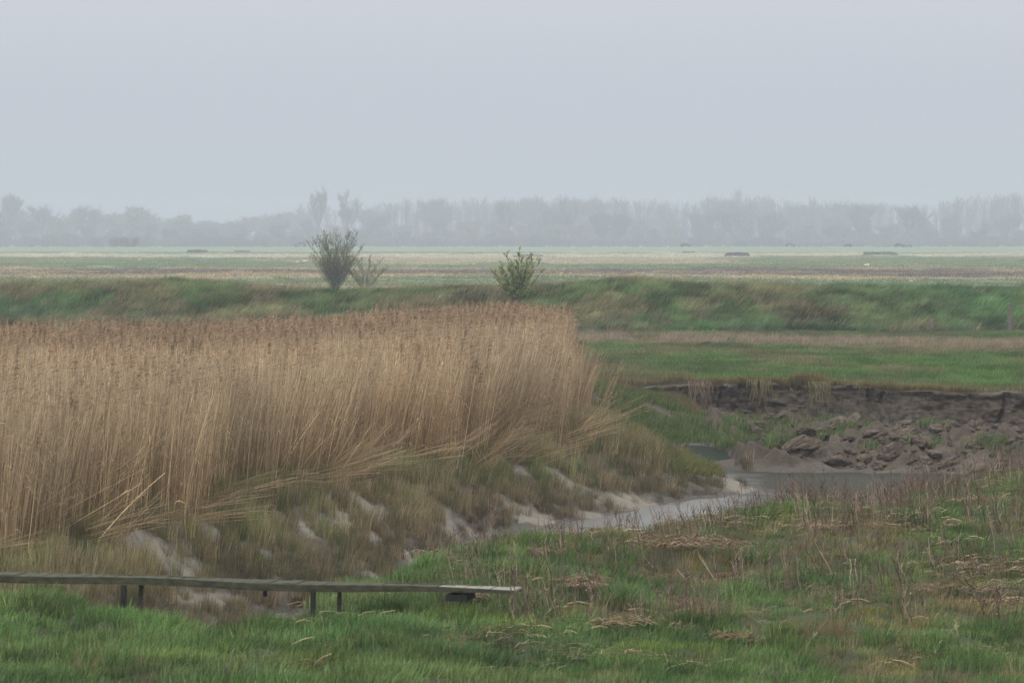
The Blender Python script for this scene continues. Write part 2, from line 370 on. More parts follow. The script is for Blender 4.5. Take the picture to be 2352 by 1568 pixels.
aw = me.attributes.new('wet', 'FLOAT', 'POINT'); aw.data.foreach_set('value', GW.ravel().astype(np.float32))
m, N, L = mat('marsh_ground')
o = N.new('ShaderNodeOutputMaterial'); p = N.new('ShaderNodeBsdfPrincipled')
a = N.new('ShaderNodeAttribute'); a.attribute_name = 'gcol'; wn = N.new('ShaderNodeAttribute'); wn.attribute_name = 'wet'
t = N.new('ShaderNodeTexCoord')
n1 = N.new('ShaderNodeTexNoise'); n1.inputs['Scale'].default_value = 9; n1.inputs['Detail'].default_value = 10; n1.inputs['Roughness'].default_value = .65
n2 = N.new('ShaderNodeTexNoise'); n2.inputs['Scale'].default_value = 1.3; n2.inputs['Detail'].default_value = 6
for n_ in (n1, n2): L.new(t.outputs['Object'], n_.inputs['Vector'])
s1 = mth(N, L, 'MULTIPLY_ADD', n1.outputs['Fac'], 1.1); s1.node.inputs[2].default_value = .45
s2 = mth(N, L, 'MULTIPLY_ADD', n2.outputs['Fac'], .7); s2.node.inputs[2].default_value = .65
s = mth(N, L, 'MULTIPLY', s1, s2)
vm = N.new('ShaderNodeVectorMath'); vm.operation = 'SCALE'; L.new(a.outputs['Color'], vm.inputs[0]); L.new(s, vm.inputs['Scale'])
L.new(vm.outputs[0], p.inputs['Base Color'])
ro = mth(N, L, 'MULTIPLY_ADD', wn.outputs['Fac'], -.28); ro.node.inputs[2].default_value = .92
L.new(ro, p.inputs['Roughness']); p.inputs['Specular IOR Level'].default_value = .25
b = N.new('ShaderNodeBump'); b.inputs['Strength'].default_value = 1.0; b.inputs['Distance'].default_value = .07
L.new(n1.outputs['Fac'], b.inputs['Height']); L.new(b.outputs[0], p.inputs['Normal']); L.new(p.outputs[0], o.inputs[0])
me.materials.append(m)
ground = tagp(link(bpy.data.objects.new('marsh_ground', me)), kind='structure')

# ------------------------------------------------------------------ tidal water
m, N, L = mat('tidal_water')
o = N.new('ShaderNodeOutputMaterial'); p = N.new('ShaderNodeBsdfPrincipled')
p.inputs['Base Color'].default_value = (.085, .075, .058, 1); p.inputs['Roughness'].default_value = .3; p.inputs['IOR'].default_value = 1.33
t = N.new('ShaderNodeTexCoord'); mp = N.new('ShaderNodeMapping'); mp.inputs['Scale'].default_value = (1.2, .55, 1)
L.new(t.outputs['Object'], mp.inputs[0]); n1 = N.new('ShaderNodeTexNoise'); n1.inputs['Scale'].default_value = 6; n1.inputs['Detail'].default_value = 5
L.new(mp.outputs[0], n1.inputs['Vector']); b = N.new('ShaderNodeBump'); b.inputs['Strength'].default_value = .8; b.inputs['Distance'].default_value = .03
L.new(n1.outputs['Fac'], b.inputs['Height']); L.new(b.outputs[0], p.inputs['Normal'])
# muddy water: the glossy share follows position, painting in bright and dull reflections
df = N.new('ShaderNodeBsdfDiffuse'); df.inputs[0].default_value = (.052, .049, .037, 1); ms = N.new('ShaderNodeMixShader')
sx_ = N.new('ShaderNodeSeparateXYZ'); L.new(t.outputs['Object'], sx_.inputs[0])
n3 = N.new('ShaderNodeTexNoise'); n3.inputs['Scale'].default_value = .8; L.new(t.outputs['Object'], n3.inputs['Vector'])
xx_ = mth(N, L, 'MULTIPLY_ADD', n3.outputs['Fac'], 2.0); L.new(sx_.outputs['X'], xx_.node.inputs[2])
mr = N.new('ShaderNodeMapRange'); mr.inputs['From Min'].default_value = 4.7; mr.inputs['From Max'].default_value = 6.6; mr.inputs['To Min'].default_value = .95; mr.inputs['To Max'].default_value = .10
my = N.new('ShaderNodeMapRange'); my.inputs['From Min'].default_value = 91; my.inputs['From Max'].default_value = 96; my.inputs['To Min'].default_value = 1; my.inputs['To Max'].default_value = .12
L.new(sx_.outputs['Y'], my.inputs['Value']); wa = N.new('ShaderNodeMixRGB'); wa.inputs[1].default_value = (.022, .032, .022, 1); wa.inputs[2].default_value = (.052, .049, .037, 1)   # water colour turns dark green behind the mud bar
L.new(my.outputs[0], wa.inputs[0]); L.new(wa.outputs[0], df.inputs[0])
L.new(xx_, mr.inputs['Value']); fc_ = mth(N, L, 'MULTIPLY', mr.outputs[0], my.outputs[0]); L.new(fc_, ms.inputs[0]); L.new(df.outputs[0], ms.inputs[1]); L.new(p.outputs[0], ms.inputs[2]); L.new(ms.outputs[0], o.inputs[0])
WZ = -1.2
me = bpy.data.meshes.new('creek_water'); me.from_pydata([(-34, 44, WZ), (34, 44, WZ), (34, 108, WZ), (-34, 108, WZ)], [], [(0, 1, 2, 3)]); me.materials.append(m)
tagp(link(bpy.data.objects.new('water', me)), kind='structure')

# ------------------------------------------------------------------ eroded creek bank (vertical earth face)
nx, nz = 900, 44
xs = np.linspace(2.7, 26, nx); vs_ = np.linspace(0, 1, nz)
GX, GV = np.meshgrid(xs, vs_)
topz = .0 + (fbm(GX * 1.3, 2.2, 4) - .5) * .26
botz = -1.12
FZ = botz + (topz - botz) * GV
fis = np.abs(fbm(GX * 1.6 + (fbm(GX * 1.6, GV * 1.5, 2, 4) - .5) * .5, GV * .25, 3, 14) - .5)
lay = fbm(GX * .5, FZ * 22, 3, 33) - .5
blk = fbm(GX * 2.5, FZ * 3.5, 4, 55) - .5
disp = -.30 * (1 - GV) ** 1.6 + .22 * (1 - sstep(0, .10, fis)) - .16 * (fbm(GX * .9, 1.1, 2, 66) - .5) * 3 + lay * .04 + blk * .55 - .10 * sstep(.86, .97, GV)
taper = sstep(2.7, 5.0, GX)
FY = Cl(GX) + disp * (.3 + .7 * taper) + (1 - taper) * .2
FZ = np.where(True, FZ - (1 - taper) * .25 * GV, FZ)
rows = [np.stack([GX[i], FY[i], FZ[i]], -1) for i in range(nz)]
for dy, dz in ((.12, .015), (.4, .02), (.9, -.03)):
    rows.append(np.stack([xs, Cl(xs) + dy + .05, topz[0] + dz - (1 - taper[0]) * .25], -1))
V = np.array(rows).astype(float); nrw = len(rows)
idx = np.arange(nrw * nx).reshape(nrw, nx)
Q = np.stack([idx[:-1, :-1], idx[:-1, 1:], idx[1:, 1:], idx[1:, :-1]], -1).reshape(-1, 4)
me = bpy.data.meshes.new('eroded_bank'); me.from_pydata(V.reshape(-1, 3).tolist(), [], Q.tolist())
m, N, L = mat('eroded_earth')
o = N.new('ShaderNodeOutputMaterial'); p = N.new('ShaderNodeBsdfPrincipled'); t = N.new('ShaderNodeTexCoord')
mp = N.new('ShaderNodeMapping'); mp.inputs['Scale'].default_value = (1.1, 1.1, 7); L.new(t.outputs['Object'], mp.inputs[0])
n1 = N.new('ShaderNodeTexNoise'); n1.inputs['Scale'].default_value = 2.4; n1.inputs['Detail'].default_value = 8; L.new(mp.outputs[0], n1.inputs['Vector'])
n2 = N.new('ShaderNodeTexNoise'); n2.inputs['Scale'].default_value = 5; n2.inputs['Detail'].default_value = 10; L.new(t.outputs['Object'], n2.inputs['Vector'])
mm_ = mth(N, L, 'ADD', mth(N, L, 'MULTIPLY', n1.outputs['Fac'], .38), mth(N, L, 'MULTIPLY', n2.outputs['Fac'], .62))
r = N.new('ShaderNodeValToRGB'); r.color_ramp.elements[0].position = .36; r.color_ramp.elements[1].position = .64
r.color_ramp.elements[0].color = (.026, .019, .012, 1); r.color_ramp.elements[1].color = (.112, .084, .057, 1)
L.new(mm_, r.inputs[0]); L.new(r.outputs[0], p.inputs['Base Color']); p.inputs['Roughness'].default_value = .85
b = N.new('ShaderNodeBump'); b.inputs['Strength'].default_value = .9; b.inputs['Distance'].default_value = .08
L.new(mm_, b.inputs['Height']); L.new(b.outputs[0], p.inputs['Normal']); L.new(p.outputs[0], o.inputs[0])
me.materials.append(m); me.polygons.foreach_set('use_smooth', np.ones(len(Q), bool)); M['earth'] = m
tagp(link(bpy.data.objects.new('creek_bank', me)), kind='structure')

# ------------------------------------------------------------------ tuft meshes (sources for the scattered ground cover)
def vrand(a, b): return random.uniform(a, b)
def blade_tuft(n, rad, h0, h1, wd, out_lean, wind=0.0, curl=.4, segs=3, upright=0.0, m=None, up0=1.0):
    mb = MB()
    for _ in range(n):
        a = vrand(0, 2 * math.pi); r = rad * math.sqrt(random.random())
        base = Vector((math.cos(a) * r, math.sin(a) * r, -.04))
        h = vrand(h0, h1); a2 = a + vrand(-1, 1)
        d = Vector((math.cos(a2), math.sin(a2), 0)) * (out_lean * vrand(.2, 1.2)) + Vector((wind * vrand(.6, 1.3), wind * vrand(-.35, .15), 0))
        pts = []
        for i in range(segs + 1):
            t = i / segs; k = (1 - curl) * t + curl * t * t
            p = base + d * h * k * (1 if curl < .99 else t) + Vector((0, 0, (h + .04) * (t - .32 * t * t * min(1, d.length))))
            pts.append(p)
        s = vrand(0, math.pi); side = Vector((math.cos(s), math.sin(s) * .5, 0)).normalized()
        mb.ribbon(pts, wd * vrand(.7, 1.3), side, random.random(), random.random())
    return mb.build('tuft_source', m, linkit=False)
def reed_clump(n, rad, h0, h1, wind, m, plume=.5, leaves=2):
    mb = MB()
    for _ in range(n):
        a = vrand(0, 2 * math.pi); r = rad * math.sqrt(random.random())
        base = Vector((math.cos(a) * r, math.sin(a) * r, -.1)); h = vrand(h0, h1)
        d = Vector((wind * vrand(.2, 1.7) + vrand(-.06, .06), vrand(-.10, .06), 0)); v = random.random(); ex = random.random()
        f = lambda t: base + d * h * (t * .5 + t * t * .5) + Vector((0, 0, (h + .1) * (t - .10 * t * t * d.length)))
        mb.tube([f(i / 5) for i in range(6)], .0060, .0028, v, ex)
        for l in range(leaves):
            t0 = vrand(.25, .92); b0 = f(t0); la = vrand(-.9, .9); ln = vrand(.22, .42)
            dd = Vector((math.cos(la), math.sin(la), 0)) * (1 if random.random() < .8 else -1)
            pts = [b0 + dd * ln * q * .6 + Vector((0, 0, ln * (q * .9 - q * q * .75))) for q in (0, .4, .75, 1)]
            mb.ribbon(pts, vrand(.006, .012), Vector((dd.y, -dd.x, .5)).normalized(), random.random(), random.random())
        if random.random() < plume:
            top = f(1.0); tv = (f(1) - f(.9)).normalized(); px = random.random(); exq = random.random()
            for q in range(11):
                tt = q / 11; st = top + tv * (.26 * tt - .10); ln = vrand(.05, .11) * (1.1 - .6 * tt)
                dd = Vector((vrand(.2, 1.1), vrand(-.5, .5), vrand(.3, 1.0)))
                en = st + dd.normalized() * ln + Vector((ln * .25, 0, -ln * .3))
                mb.ribbon([st, (st + en) / 2 + Vector((0, 0, .012)), en], .017, Vector((.3, vrand(-1, 1), .8)).normalized(), px * .6 + random.random() * .4, exq, m=1, tip=.4)
    return mb.build('reed_source', m, linkit=False)
def coll(name, objs):
    c = bpy.data.collections.new(name)
    for o in objs: c.objects.link(o)
    return c
G = M['grass']; S = M['straw']
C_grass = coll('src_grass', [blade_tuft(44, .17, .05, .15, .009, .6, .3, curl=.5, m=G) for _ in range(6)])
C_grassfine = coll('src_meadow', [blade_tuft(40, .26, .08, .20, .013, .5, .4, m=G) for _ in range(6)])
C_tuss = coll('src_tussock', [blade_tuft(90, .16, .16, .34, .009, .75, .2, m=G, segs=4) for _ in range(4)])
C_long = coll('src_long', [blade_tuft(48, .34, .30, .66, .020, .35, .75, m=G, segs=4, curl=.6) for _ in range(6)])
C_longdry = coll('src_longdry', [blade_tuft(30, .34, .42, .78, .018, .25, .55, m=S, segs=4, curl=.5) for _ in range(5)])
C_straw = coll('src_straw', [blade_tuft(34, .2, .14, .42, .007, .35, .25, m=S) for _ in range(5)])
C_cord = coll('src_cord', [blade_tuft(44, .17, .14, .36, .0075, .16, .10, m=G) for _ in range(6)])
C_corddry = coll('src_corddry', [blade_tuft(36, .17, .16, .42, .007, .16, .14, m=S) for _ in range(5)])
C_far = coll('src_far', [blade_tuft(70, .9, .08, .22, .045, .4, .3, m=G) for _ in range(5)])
RM = [M['reed'], M['panicle']]
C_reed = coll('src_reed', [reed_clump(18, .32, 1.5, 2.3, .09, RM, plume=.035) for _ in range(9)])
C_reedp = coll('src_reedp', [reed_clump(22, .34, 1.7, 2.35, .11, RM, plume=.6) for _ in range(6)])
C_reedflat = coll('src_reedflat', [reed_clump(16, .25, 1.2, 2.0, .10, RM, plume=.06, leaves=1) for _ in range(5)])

def scatter(name, C, X, Y, tint, scale, label=None, cat=None, windy=True, tilt=None, zoff=0.0, spin=None, Z=None, sxy=None):
    n = len(X)
    if n == 0: return
    Z = ter(X, Y) if Z is None else Z
    sp = rng.uniform(-.55, .55, n) if windy else rng.uniform(-math.pi, math.pi, n)
    if spin is not None: sp = spin
    tx, ty = (rng.normal(0, .08, n), rng.normal(0, .08, n)) if tilt is None else tilt     # tilt towards +x / +y
    ang = np.sqrt(tx ** 2 + ty ** 2) + 1e-6; ax = -ty / ang * 1.0; ay = tx / ang
    c, s = np.cos(ang), np.sin(ang)
    Rt = np.zeros((n, 3, 3)); Rt[:, 0, 0] = c + ax * ax * (1 - c); Rt[:, 0, 1] = ax * ay * (1 - c); Rt[:, 0, 2] = ay * s
    Rt[:, 1, 0] = ax * ay * (1 - c); Rt[:, 1, 1] = c + ay * ay * (1 - c); Rt[:, 1, 2] = -ax * s
    Rt[:, 2, 0] = -ay * s; Rt[:, 2, 1] = ax * s; Rt[:, 2, 2] = c
    Rz = np.zeros((n, 3, 3)); Rz[:, 0, 0] = np.cos(sp); Rz[:, 0, 1] = -np.sin(sp); Rz[:, 1, 0] = np.sin(sp); Rz[:, 1, 1] = np.cos(sp); Rz[:, 2, 2] = 1
    Rm = Rt @ Rz
    eul = np.stack([np.arctan2(Rm[:, 2, 1], Rm[:, 2, 2]), -np.arcsin(np.clip(Rm[:, 2, 0], -1, 1)), np.arctan2(Rm[:, 1, 0], Rm[:, 0, 0])], -1)
    me = bpy.data.meshes.new(name); me.vertices.add(n)
    me.vertices.foreach_set('co', np.stack([X, Y, Z + zoff], -1).astype(np.float32).ravel())
    def att(nm, ty, key, arr):
        a = me.attributes.new(nm, ty, 'POINT'); a.data.foreach_set(key, arr)
    att('rot', 'FLOAT_VECTOR', 'vector', eul.astype(np.float32).ravel())
    sc3 = np.repeat(np.asarray(scale, float)[:, None], 3, 1)
    if sxy is not None: sc3[:, :2] *= np.asarray(sxy)[:, None] if np.ndim(sxy) else sxy
    att('scl', 'FLOAT_VECTOR', 'vector', sc3.astype(np.float32).ravel())
    att('tint', 'FLOAT_VECTOR', 'vector', np.asarray(tint, np.float32).ravel())
    att('pick', 'INT', 'value', rng.randint(0, len(C.objects), n).astype(np.int32))
    ob = link(bpy.data.objects.new(name, me)); tagp(ob, label, cat, kind='stuff')
    ng = bpy.data.node_groups.new(name + '_scatter', 'GeometryNodeTree')
    ng.interface.new_socket('Geometry', in_out='INPUT', socket_type='NodeSocketGeometry')
    ng.interface.new_socket('Geometry', in_out='OUTPUT', socket_type='NodeSocketGeometry')
    N = ng.nodes; L = ng.links
    gi = N.new('NodeGroupInput'); go = N.new('NodeGroupOutput'); ip = N.new('GeometryNodeInstanceOnPoints')
    ci = N.new('GeometryNodeCollectionInfo'); ci.inputs['Collection'].default_value = C; ci.inputs['Separate Children'].default_value = True; ci.inputs['Reset Children'].default_value = True
    L.new(gi.outputs[0], ip.inputs['Points']); L.new(ci.outputs[0], ip.inputs['Instance']); ip.inputs['Pick Instance'].default_value = True
    for nm, ty, sk in (('rot', 'FLOAT_VECTOR', 'Rotation'), ('scl', 'FLOAT_VECTOR', 'Scale'), ('pick', 'INT', 'Instance Index')):
        na = N.new('GeometryNodeInputNamedAttribute'); na.data_type = ty; na.inputs['Name'].default_value = nm
        L.new(na.outputs['Attribute'], ip.inputs[sk])
    L.new(ip.outputs[0], go.inputs[0])
    md = ob.modifiers.new('scatter', 'NODES'); md.node_group = ng
    return ob
def samp(n, u0, u1, y0, y1):
    """uniform over ground area of the wedge"""
    Y = np.sqrt(rng.uniform(y0 * y0, y1 * y1, n)); return rng.uniform(u0, u1, n) * Y, Y
def jit(n, s=.15): return (1 + rng.normal(0, s, n))[:, None]
def mixc(a, b, t): return np.array(a)[None] + (np.array(b) - np.array(a))[None] * np.clip(t, 0, 1)[:, None]
g_lush = (.115, .20, .07); g_dull = (.145, .195, .085); g_olive = (.135, .135, .065); g_blue = (.075, .125, .072); t_straw = (.40, .32, .21); t_pale = (.46, .38, .27); t_brown = (.22, .165, .11)

# --- near grass (left bottom and the whole right bank)
X, Y = samp(46000, -.155, .155, 34, 84)
k = (Y < En(X) + .5); X = X[k]; Y = Y[k]
keep = rng.rand(len(X)) < np.where(Y < 52, 1, .85); X = X[keep]; Y = Y[keep]
right = sstep(-1.5, 1.5, X + (Y - 44) * .12)
n = fbm(X * .55, Y * .35, 4, 13); br = sstep(.47, .62, fbm(X * .9, Y * .45, 4, 29)) * (.25 + .75 * right)
tn = mixc(g_lush, g_dull, sstep(.35, .65, n) * .6 + right * .4)
tn = tn + (np.array(g_olive) * 1.5 - tn) * (br * .8)[:, None]
bl = sstep(.55, .7, fbm(X * .7, Y * .5, 3, 91))[:, None]; tn = tn * (1 - bl * .3) + np.array(g_blue) * 1.3 * bl * .3
tn = tn * (.40 + 1.3 * fbm(X * 1.7, Y * 1.0, 3, 144))[:, None]
yb = sstep(.55, .7, fbm(X * .8, Y * .6, 3, 171))[:, None]; tn = tn * (1 - .5 * yb) + tn * np.array((1.5, 1.15, .8)) * .5 * yb
hgt = (.50 + 1.1 * fbm(X * .9, Y * .7, 3, 44)) * (1 - .45 * br) * (1.15 - .30 * right)
scatter('grass', C_grass, X, Y, tn * jit(len(X)), np.maximum(hgt, .62) * rng.uniform(.72, 1.15, len(X)), zoff=.012)
X, Y = samp(2600, -.155, .155, 34, 84); k = (Y < En(X) + .2) & (fbm(X * .8, Y * .6, 3, 61) > .53); X = X[k]; Y = Y[k]
scatter('grass_tussocks', C_tuss, X, Y, mixc((.075, .135, .055), g_lush, rng.rand(len(X))) * jit(len(X)), rng.uniform(.5, .95, len(X)))
X, Y = samp(9000, -.155, .155, 36, 86); k = (Y < En(X) + .8); X = X[k]; Y = Y[k]
k = rng.rand(len(X)) < (.10 + .95 * sstep(-1.5, 2, X + (Y - 46) * .2) * sstep(.42, .62, fbm(X * .9, Y * .45, 4, 29))); X = X[k]; Y = Y[k]
scatter('dry_grass', C_straw, X, Y, mixc(t_brown, t_straw, rng.rand(len(X))) * .75 * jit(len(X)), rng.uniform(.35, .8, len(X)))
# --- gully side under the footbridge and the hidden side of the near bank: dead straw and mud plants
X, Y = samp(3800, -.155, .155, 43, 95); k = (Y > En(X) + .3) & (Y < En(X) + 3.0) & (ter(X, Y) > -1.15); X = X[k]; Y = Y[k]
scatter('bank_straw', C_corddry, X, Y, mixc(t_brown, t_straw, rng.rand(len(X))) * .7 * jit(len(X)), rng.uniform(.5, .9, len(X)))

# --- cordgrass on the muddy slope below the reeds and on the spit
X, Y = samp(34000, -.155, .065, 48, 95); Z = ter(X, Y)
k = (Y > np.where(X < -.9, En(X) + 1.3, Toe(X) - .6)) & (Y < np.where(X < 1.6, Er(X) + 2.5, 99)) & (X < 5.3) & (Z > -1.16) & (Y > En(X) + 1.2)
X = X[k]; Y = Y[k]; Z = Z[k]
mm = mudmask(X, Y, Z); thin = sstep(.30, .44, fbm(X * 1.2, Y * .5, 4, 19))
k = rng.rand(len(X)) < (1 - mm * .90) * (.25 + .75 * thin) * .72; X = X[k]; Y = Y[k]; Z = Z[k]
lowd = sstep(-.35, -1.1, Z)
ctr = (.30 + 1.25 * fbm(X * 1.3, Y * .5, 4, 147))[:, None]
tn = mixc((.21, .205, .11), (.27, .225, .135), sstep(.35, .65, fbm(X * .8, Y * .3, 3, 83)))
gk = sstep(.55, .68, fbm(X * .9, Y * .3, 3, 37))[:, None]; tn = tn * (1 - gk * .7) + np.array((.16, .21, .085)) * gk * .7
tn = tn + (np.array((.115, .10, .075)) - tn) * (lowd * .75)[:, None]
h = rng.uniform(.6, 1.15, len(X)) * (1 - .35 * lowd)
scatter('cordgrass', C_cord, X, Y, tn * ctr * jit(len(X)), h, Z=Z)
k = rng.rand(len(X)) < .5 * (1 - .5 * lowd)
scatter('dry_cordgrass', C_corddry, X[k] + .05, Y[k] - .05, mixc(t_brown, (.42, .33, .21), rng.rand(k.sum())) * jit(k.sum()), h[k] * rng.uniform(.6, 1.1, k.sum()), Z=Z[k])
# --- green crest on the spit
X, Y = samp(2600, .010, .05, 84, 100); Z = ter(X, Y); px, py = proj(X, Y, Z)
k = (Z > -.95) & (px > 1350) & (px < 1640) & (Y > 86.5); X = X[k]; Y = Y[k]
scatter('spit_grass', C_grassfine, X, Y, mixc((.15, .19, .06), (.18, .17, .08), rng.rand(len(X))) * jit(len(X)), rng.uniform(.6, 1.2, len(X)))
# --- slumped ground between the spit and the far bank
X, Y = samp(7500, .018, .155, 96, 121); Z = ter(X, Y); px, py = proj(X, Y, Z)
g = fbm(X * .8, Y * .4, 3, 71) + .22 * sstep(1750, 1450, px) - .10 * sstep(1900, 2100, px)
for (a, b, rx, ry) in ((1680, 1010, 65, 26), (1822, 1022, 55, 24), (1600, 985, 80, 26), (1790, 972, 36, 14), (2010, 1030, 14, 8), (2120, 1020, 16, 8), (1700, 940, 26, 10)):
    g = g + .4 * np.exp(-((px - a) / rx) ** 2 - ((py - b) / ry) ** 2)
k = (Y < Cl(X) - .25) & (Z > -1.17) & (g > .59 + .22 * np.exp(-((px - 1700) / 160) ** 2 - ((py - 950) / 18) ** 2)) & (X > 2.2) & ~((Y < 99) & (X > 4) & (px < 1770)); X = X[k]; Y = Y[k]
scatter('slump_grass', C_grassfine, X, Y, mixc((.10, .155, .06), (.135, .165, .075), rng.rand(len(X))) * jit(len(X)), rng.uniform(.8, 1.5, len(X)))

# --- marsh flat between creek and bank
X, Y = samp(40000, -.01, .155, 104, 181); k = (Y > Cl(X) + .35) & (Y < bankf(X, Y) + 1.5) | ((Y > 118) & (X < 4) & (Y < bankf(X, Y))); X = X[k]; Y = Y[k]
pyg = HY + F * EYE / Y + (fbm(X * .25, Y * .1, 3, 15) - .5) * 26
n = fbm(X * .3, Y * .12, 4, 17)
tn = mixc(g_lush, (.115, .145, .07), sstep(.35, .6, n)); d = sstep(.46, .62, fbm(X * .35, Y * .12, 4, 27)); tn = tn + (np.array((.20, .175, .105)) - tn) * (d * .7)[:, None]
edge = 1 - sstep(.3, 2.2, Y - Cl(X)); tn = tn + (np.array((.24, .19, .10)) - tn) * (edge * .75)[:, None]
tn = tn * (.5 + 1.0 * fbm(X * .7, Y * .3, 4, 145))[:, None]
scatter('marsh_grass', C_grassfine, X, Y, tn * jit(len(X)), rng.uniform(.6, 1.15, len(X)) * (.8 + .4 * n))
X, Y = samp(26000, .012, .155, 104, 181)
pyg = HY + F * EYE / Y; band = np.exp(-((pyg - 786 - (X - 8) * 1.2) / 15) ** 2); band2 = .7 * np.exp(-((pyg - 812) / 5) ** 2) + .85 * np.exp(-((pyg - 764) / 3) ** 2) + .5 * np.exp(-((Y - Cl(X) - .6) / .7) ** 2) + .22 * sstep(.52, .62, fbm(X * .35, Y * .1, 3, 27))
k = (rng.rand(len(X)) < np.maximum(band * .42, band2) * sstep(.2, .45, fbm(X * .6, Y * .25, 3, 5))) & (Y > Cl(X) + .3) & (Y < 180); X = X[k]; Y = Y[k]; bb = band[k]
tn = mixc((.26, .19, .13), (.44, .36, .29), rng.rand(len(X)) * .5 + bb * .2)
scatter('dry_marsh_grass', C_straw, X, Y, tn * jit(len(X)), rng.uniform(.6, 1.0, len(X)) * (.5 + .6 * bb), sxy=1.3)
# --- turf lip hanging over the eroded bank
X = rng.uniform(1.6, 16, 2600); Y = Cl(X) + .05 + np.abs(rng.normal(0, .25, len(X))); k = rng.rand(len(X)) < sstep(.30, .55, fbm(X * 1.3, 1.7, 3, 12)); X = X[k]; Y = Y[k]
q = rng.rand(len(X)); scatter('overhanging_turf', C_straw, X, Y, mixc((.20, .15, .085), (.24, .23, .10), q) * jit(len(X), .25), rng.uniform(.3, .6, len(X)) + .45 * sstep(.5, .7, fbm(X * 1.1, X * 0 + 3, 3, 19)), tilt=(rng.normal(.1, .3, len(X)), np.where(rng.rand(len(X)) < .22, rng.uniform(-2.0, -1.2, len(X)), rng.uniform(-.9, .1, len(X)))), Z=np.full(len(X), .02) - .2 * (1 - sstep(4.3, 6, X)))

# --- long wind-combed grass on the bank
X, Y = samp(30000, -.155, .155, 174, 212); f0 = bankf(X, Y); k = (Y > f0 - .6) & (Y < f0 + 15); X = X[k]; Y = Y[k]; f0 = f0[k]
px = CX + F * X / Y
rgt = sstep(1250, 1450, px); dry = fbm(X * .35, Y * .22, 4, 23) * 1.0 + .10 * (1 - rgt) - .12 * sstep(1500, 1900, px) - .12 * np.exp(-((px - 850) / 110) ** 2) + .18 * np.exp(-((px - 1420) / 110) ** 2) - .1 * sstep(6, 9, Y - f0) * rgt
dd = sstep(.47, .64, dry)
tn = mixc((.115, .205, .09), (.155, .215, .10), sstep(.35, .6, fbm(X * .25, Y * .25, 3, 41))); tn = tn + (np.array((.21, .205, .115)) - tn) * (dd * .6)[:, None]
bl = sstep(.52, .66, fbm(X * .3, Y * .3, 3, 97))[:, None] * .6; tn = tn * (1 - bl) + np.array((.11, .18, .115)) * bl
dk = sstep(.60, .70, fbm(X * .5, Y * .4, 3, 59))[:, None]; tn = tn * (1 - .5 * dk) * (.25 + 1.5 * fbm(X * 1.1, Y * .7, 3, 146))[:, None]
scatter('bank_grass', C_long, X, Y, tn * jit(len(X), .28), rng.uniform(.55, 1.0, len(X)))
k = rng.rand(len(X)) < .06 + .50 * dd; scatter('dry_bank_grass', C_longdry, X[k] + .1, Y[k] - .1, mixc((.25, .20, .125), (.36, .30, .19), rng.rand(k.sum())) * jit(k.sum()), rng.uniform(.55, .95, k.sum()))

# --- far fields
X, Y = samp(52000, -.15, .15, 215, 1235); Z = ter(X, Y); gc, _ = groundcol(X, Y, Z)
keep = rng.rand(len(X)) < np.where(Y < 360, .35, 1); X = X[keep]; Y = Y[keep]; Z = Z[keep]; gc = gc[keep]
lum = gc.mean(-1); s = rng.uniform(.35, .85, len(X)) * np.where(gc[:, 1] / gc[:, 0] < .8, 1.6, 1)
scatter('field_grass', C_far, X, Y, np.minimum(gc * 1.2, .5) * (.8 + .4 * fbm(X * .12, Y * .03, 3, 205))[:, None] * jit(len(X), .1), s, Z=Z, sxy=2.4)

# ------------------------------------------------------------------ reed bed
X, Y = samp(12500, -.16, .022, 52, 116)
edge = .0118 + (fbm(Y * .35, X * 0 + 2, 3, 6) - .5) * .010
fr = Er(X) - .3 + (fbm(X * .9, Y * 0 + 1, 3, 8) - .5) * 3.0
k = (Y > fr) & (X < edge * Y) & (Y < 113 - sstep(0, -9, X) * 16); X = X[k]; Y = Y[k]; fr = fr[k]
dfr = Y - fr
k = rng.rand(len(X)) < np.where(dfr < 10, 1, .62); X = X[k]; Y = Y[k]; dfr = dfr[k]
fw = 1 - sstep(0, 6, dfr); ln = fbm(X * .35, Y * .12, 3, 33) - .5
ledge = sstep(-1.2, 1.5, X)
tx = .01 + ln * .20 + fw * (.07 + .7 * np.maximum(ln - .04, 0) * (.25 + .75 * sstep(-5, -3, X))) + rng.normal(0, .06, len(X)) + .02 * ledge
tx = tx * (1 - .65 * sstep(.003, .011, X / Y))
ty = -.02 - fw * rng.uniform(0, .18, len(X)) + rng.normal(0, .05, len(X))
tn = mixc((.86, .84, .80), (1.12, 1.04, .96), fbm(X * .5, Y * .2, 3, 18) * 1.6 - .3) * jit(len(X), .08)
hs = (.80 + .16 * fbm(X * .3, Y * .12, 3, 4)) * rng.uniform(.92, 1.06, len(X)) * (.95 + .05 * sstep(-6, 0, X)) * (1 - .28 * sstep(-.0035, .0005, X / Y - .0118))
back = (113 - sstep(0, -9, X) * 16) - Y; kb = (back < 13) | (rng.rand(len(X)) < .05)
scatter('reed_bed', C_reed, X[~kb], Y[~kb], tn[~kb], hs[~kb], tilt=(tx[~kb], ty[~kb]))
scatter('flowering_reeds', C_reedp, X[kb], Y[kb], tn[kb], hs[kb] * 1.01, tilt=(tx[kb], ty[kb]))
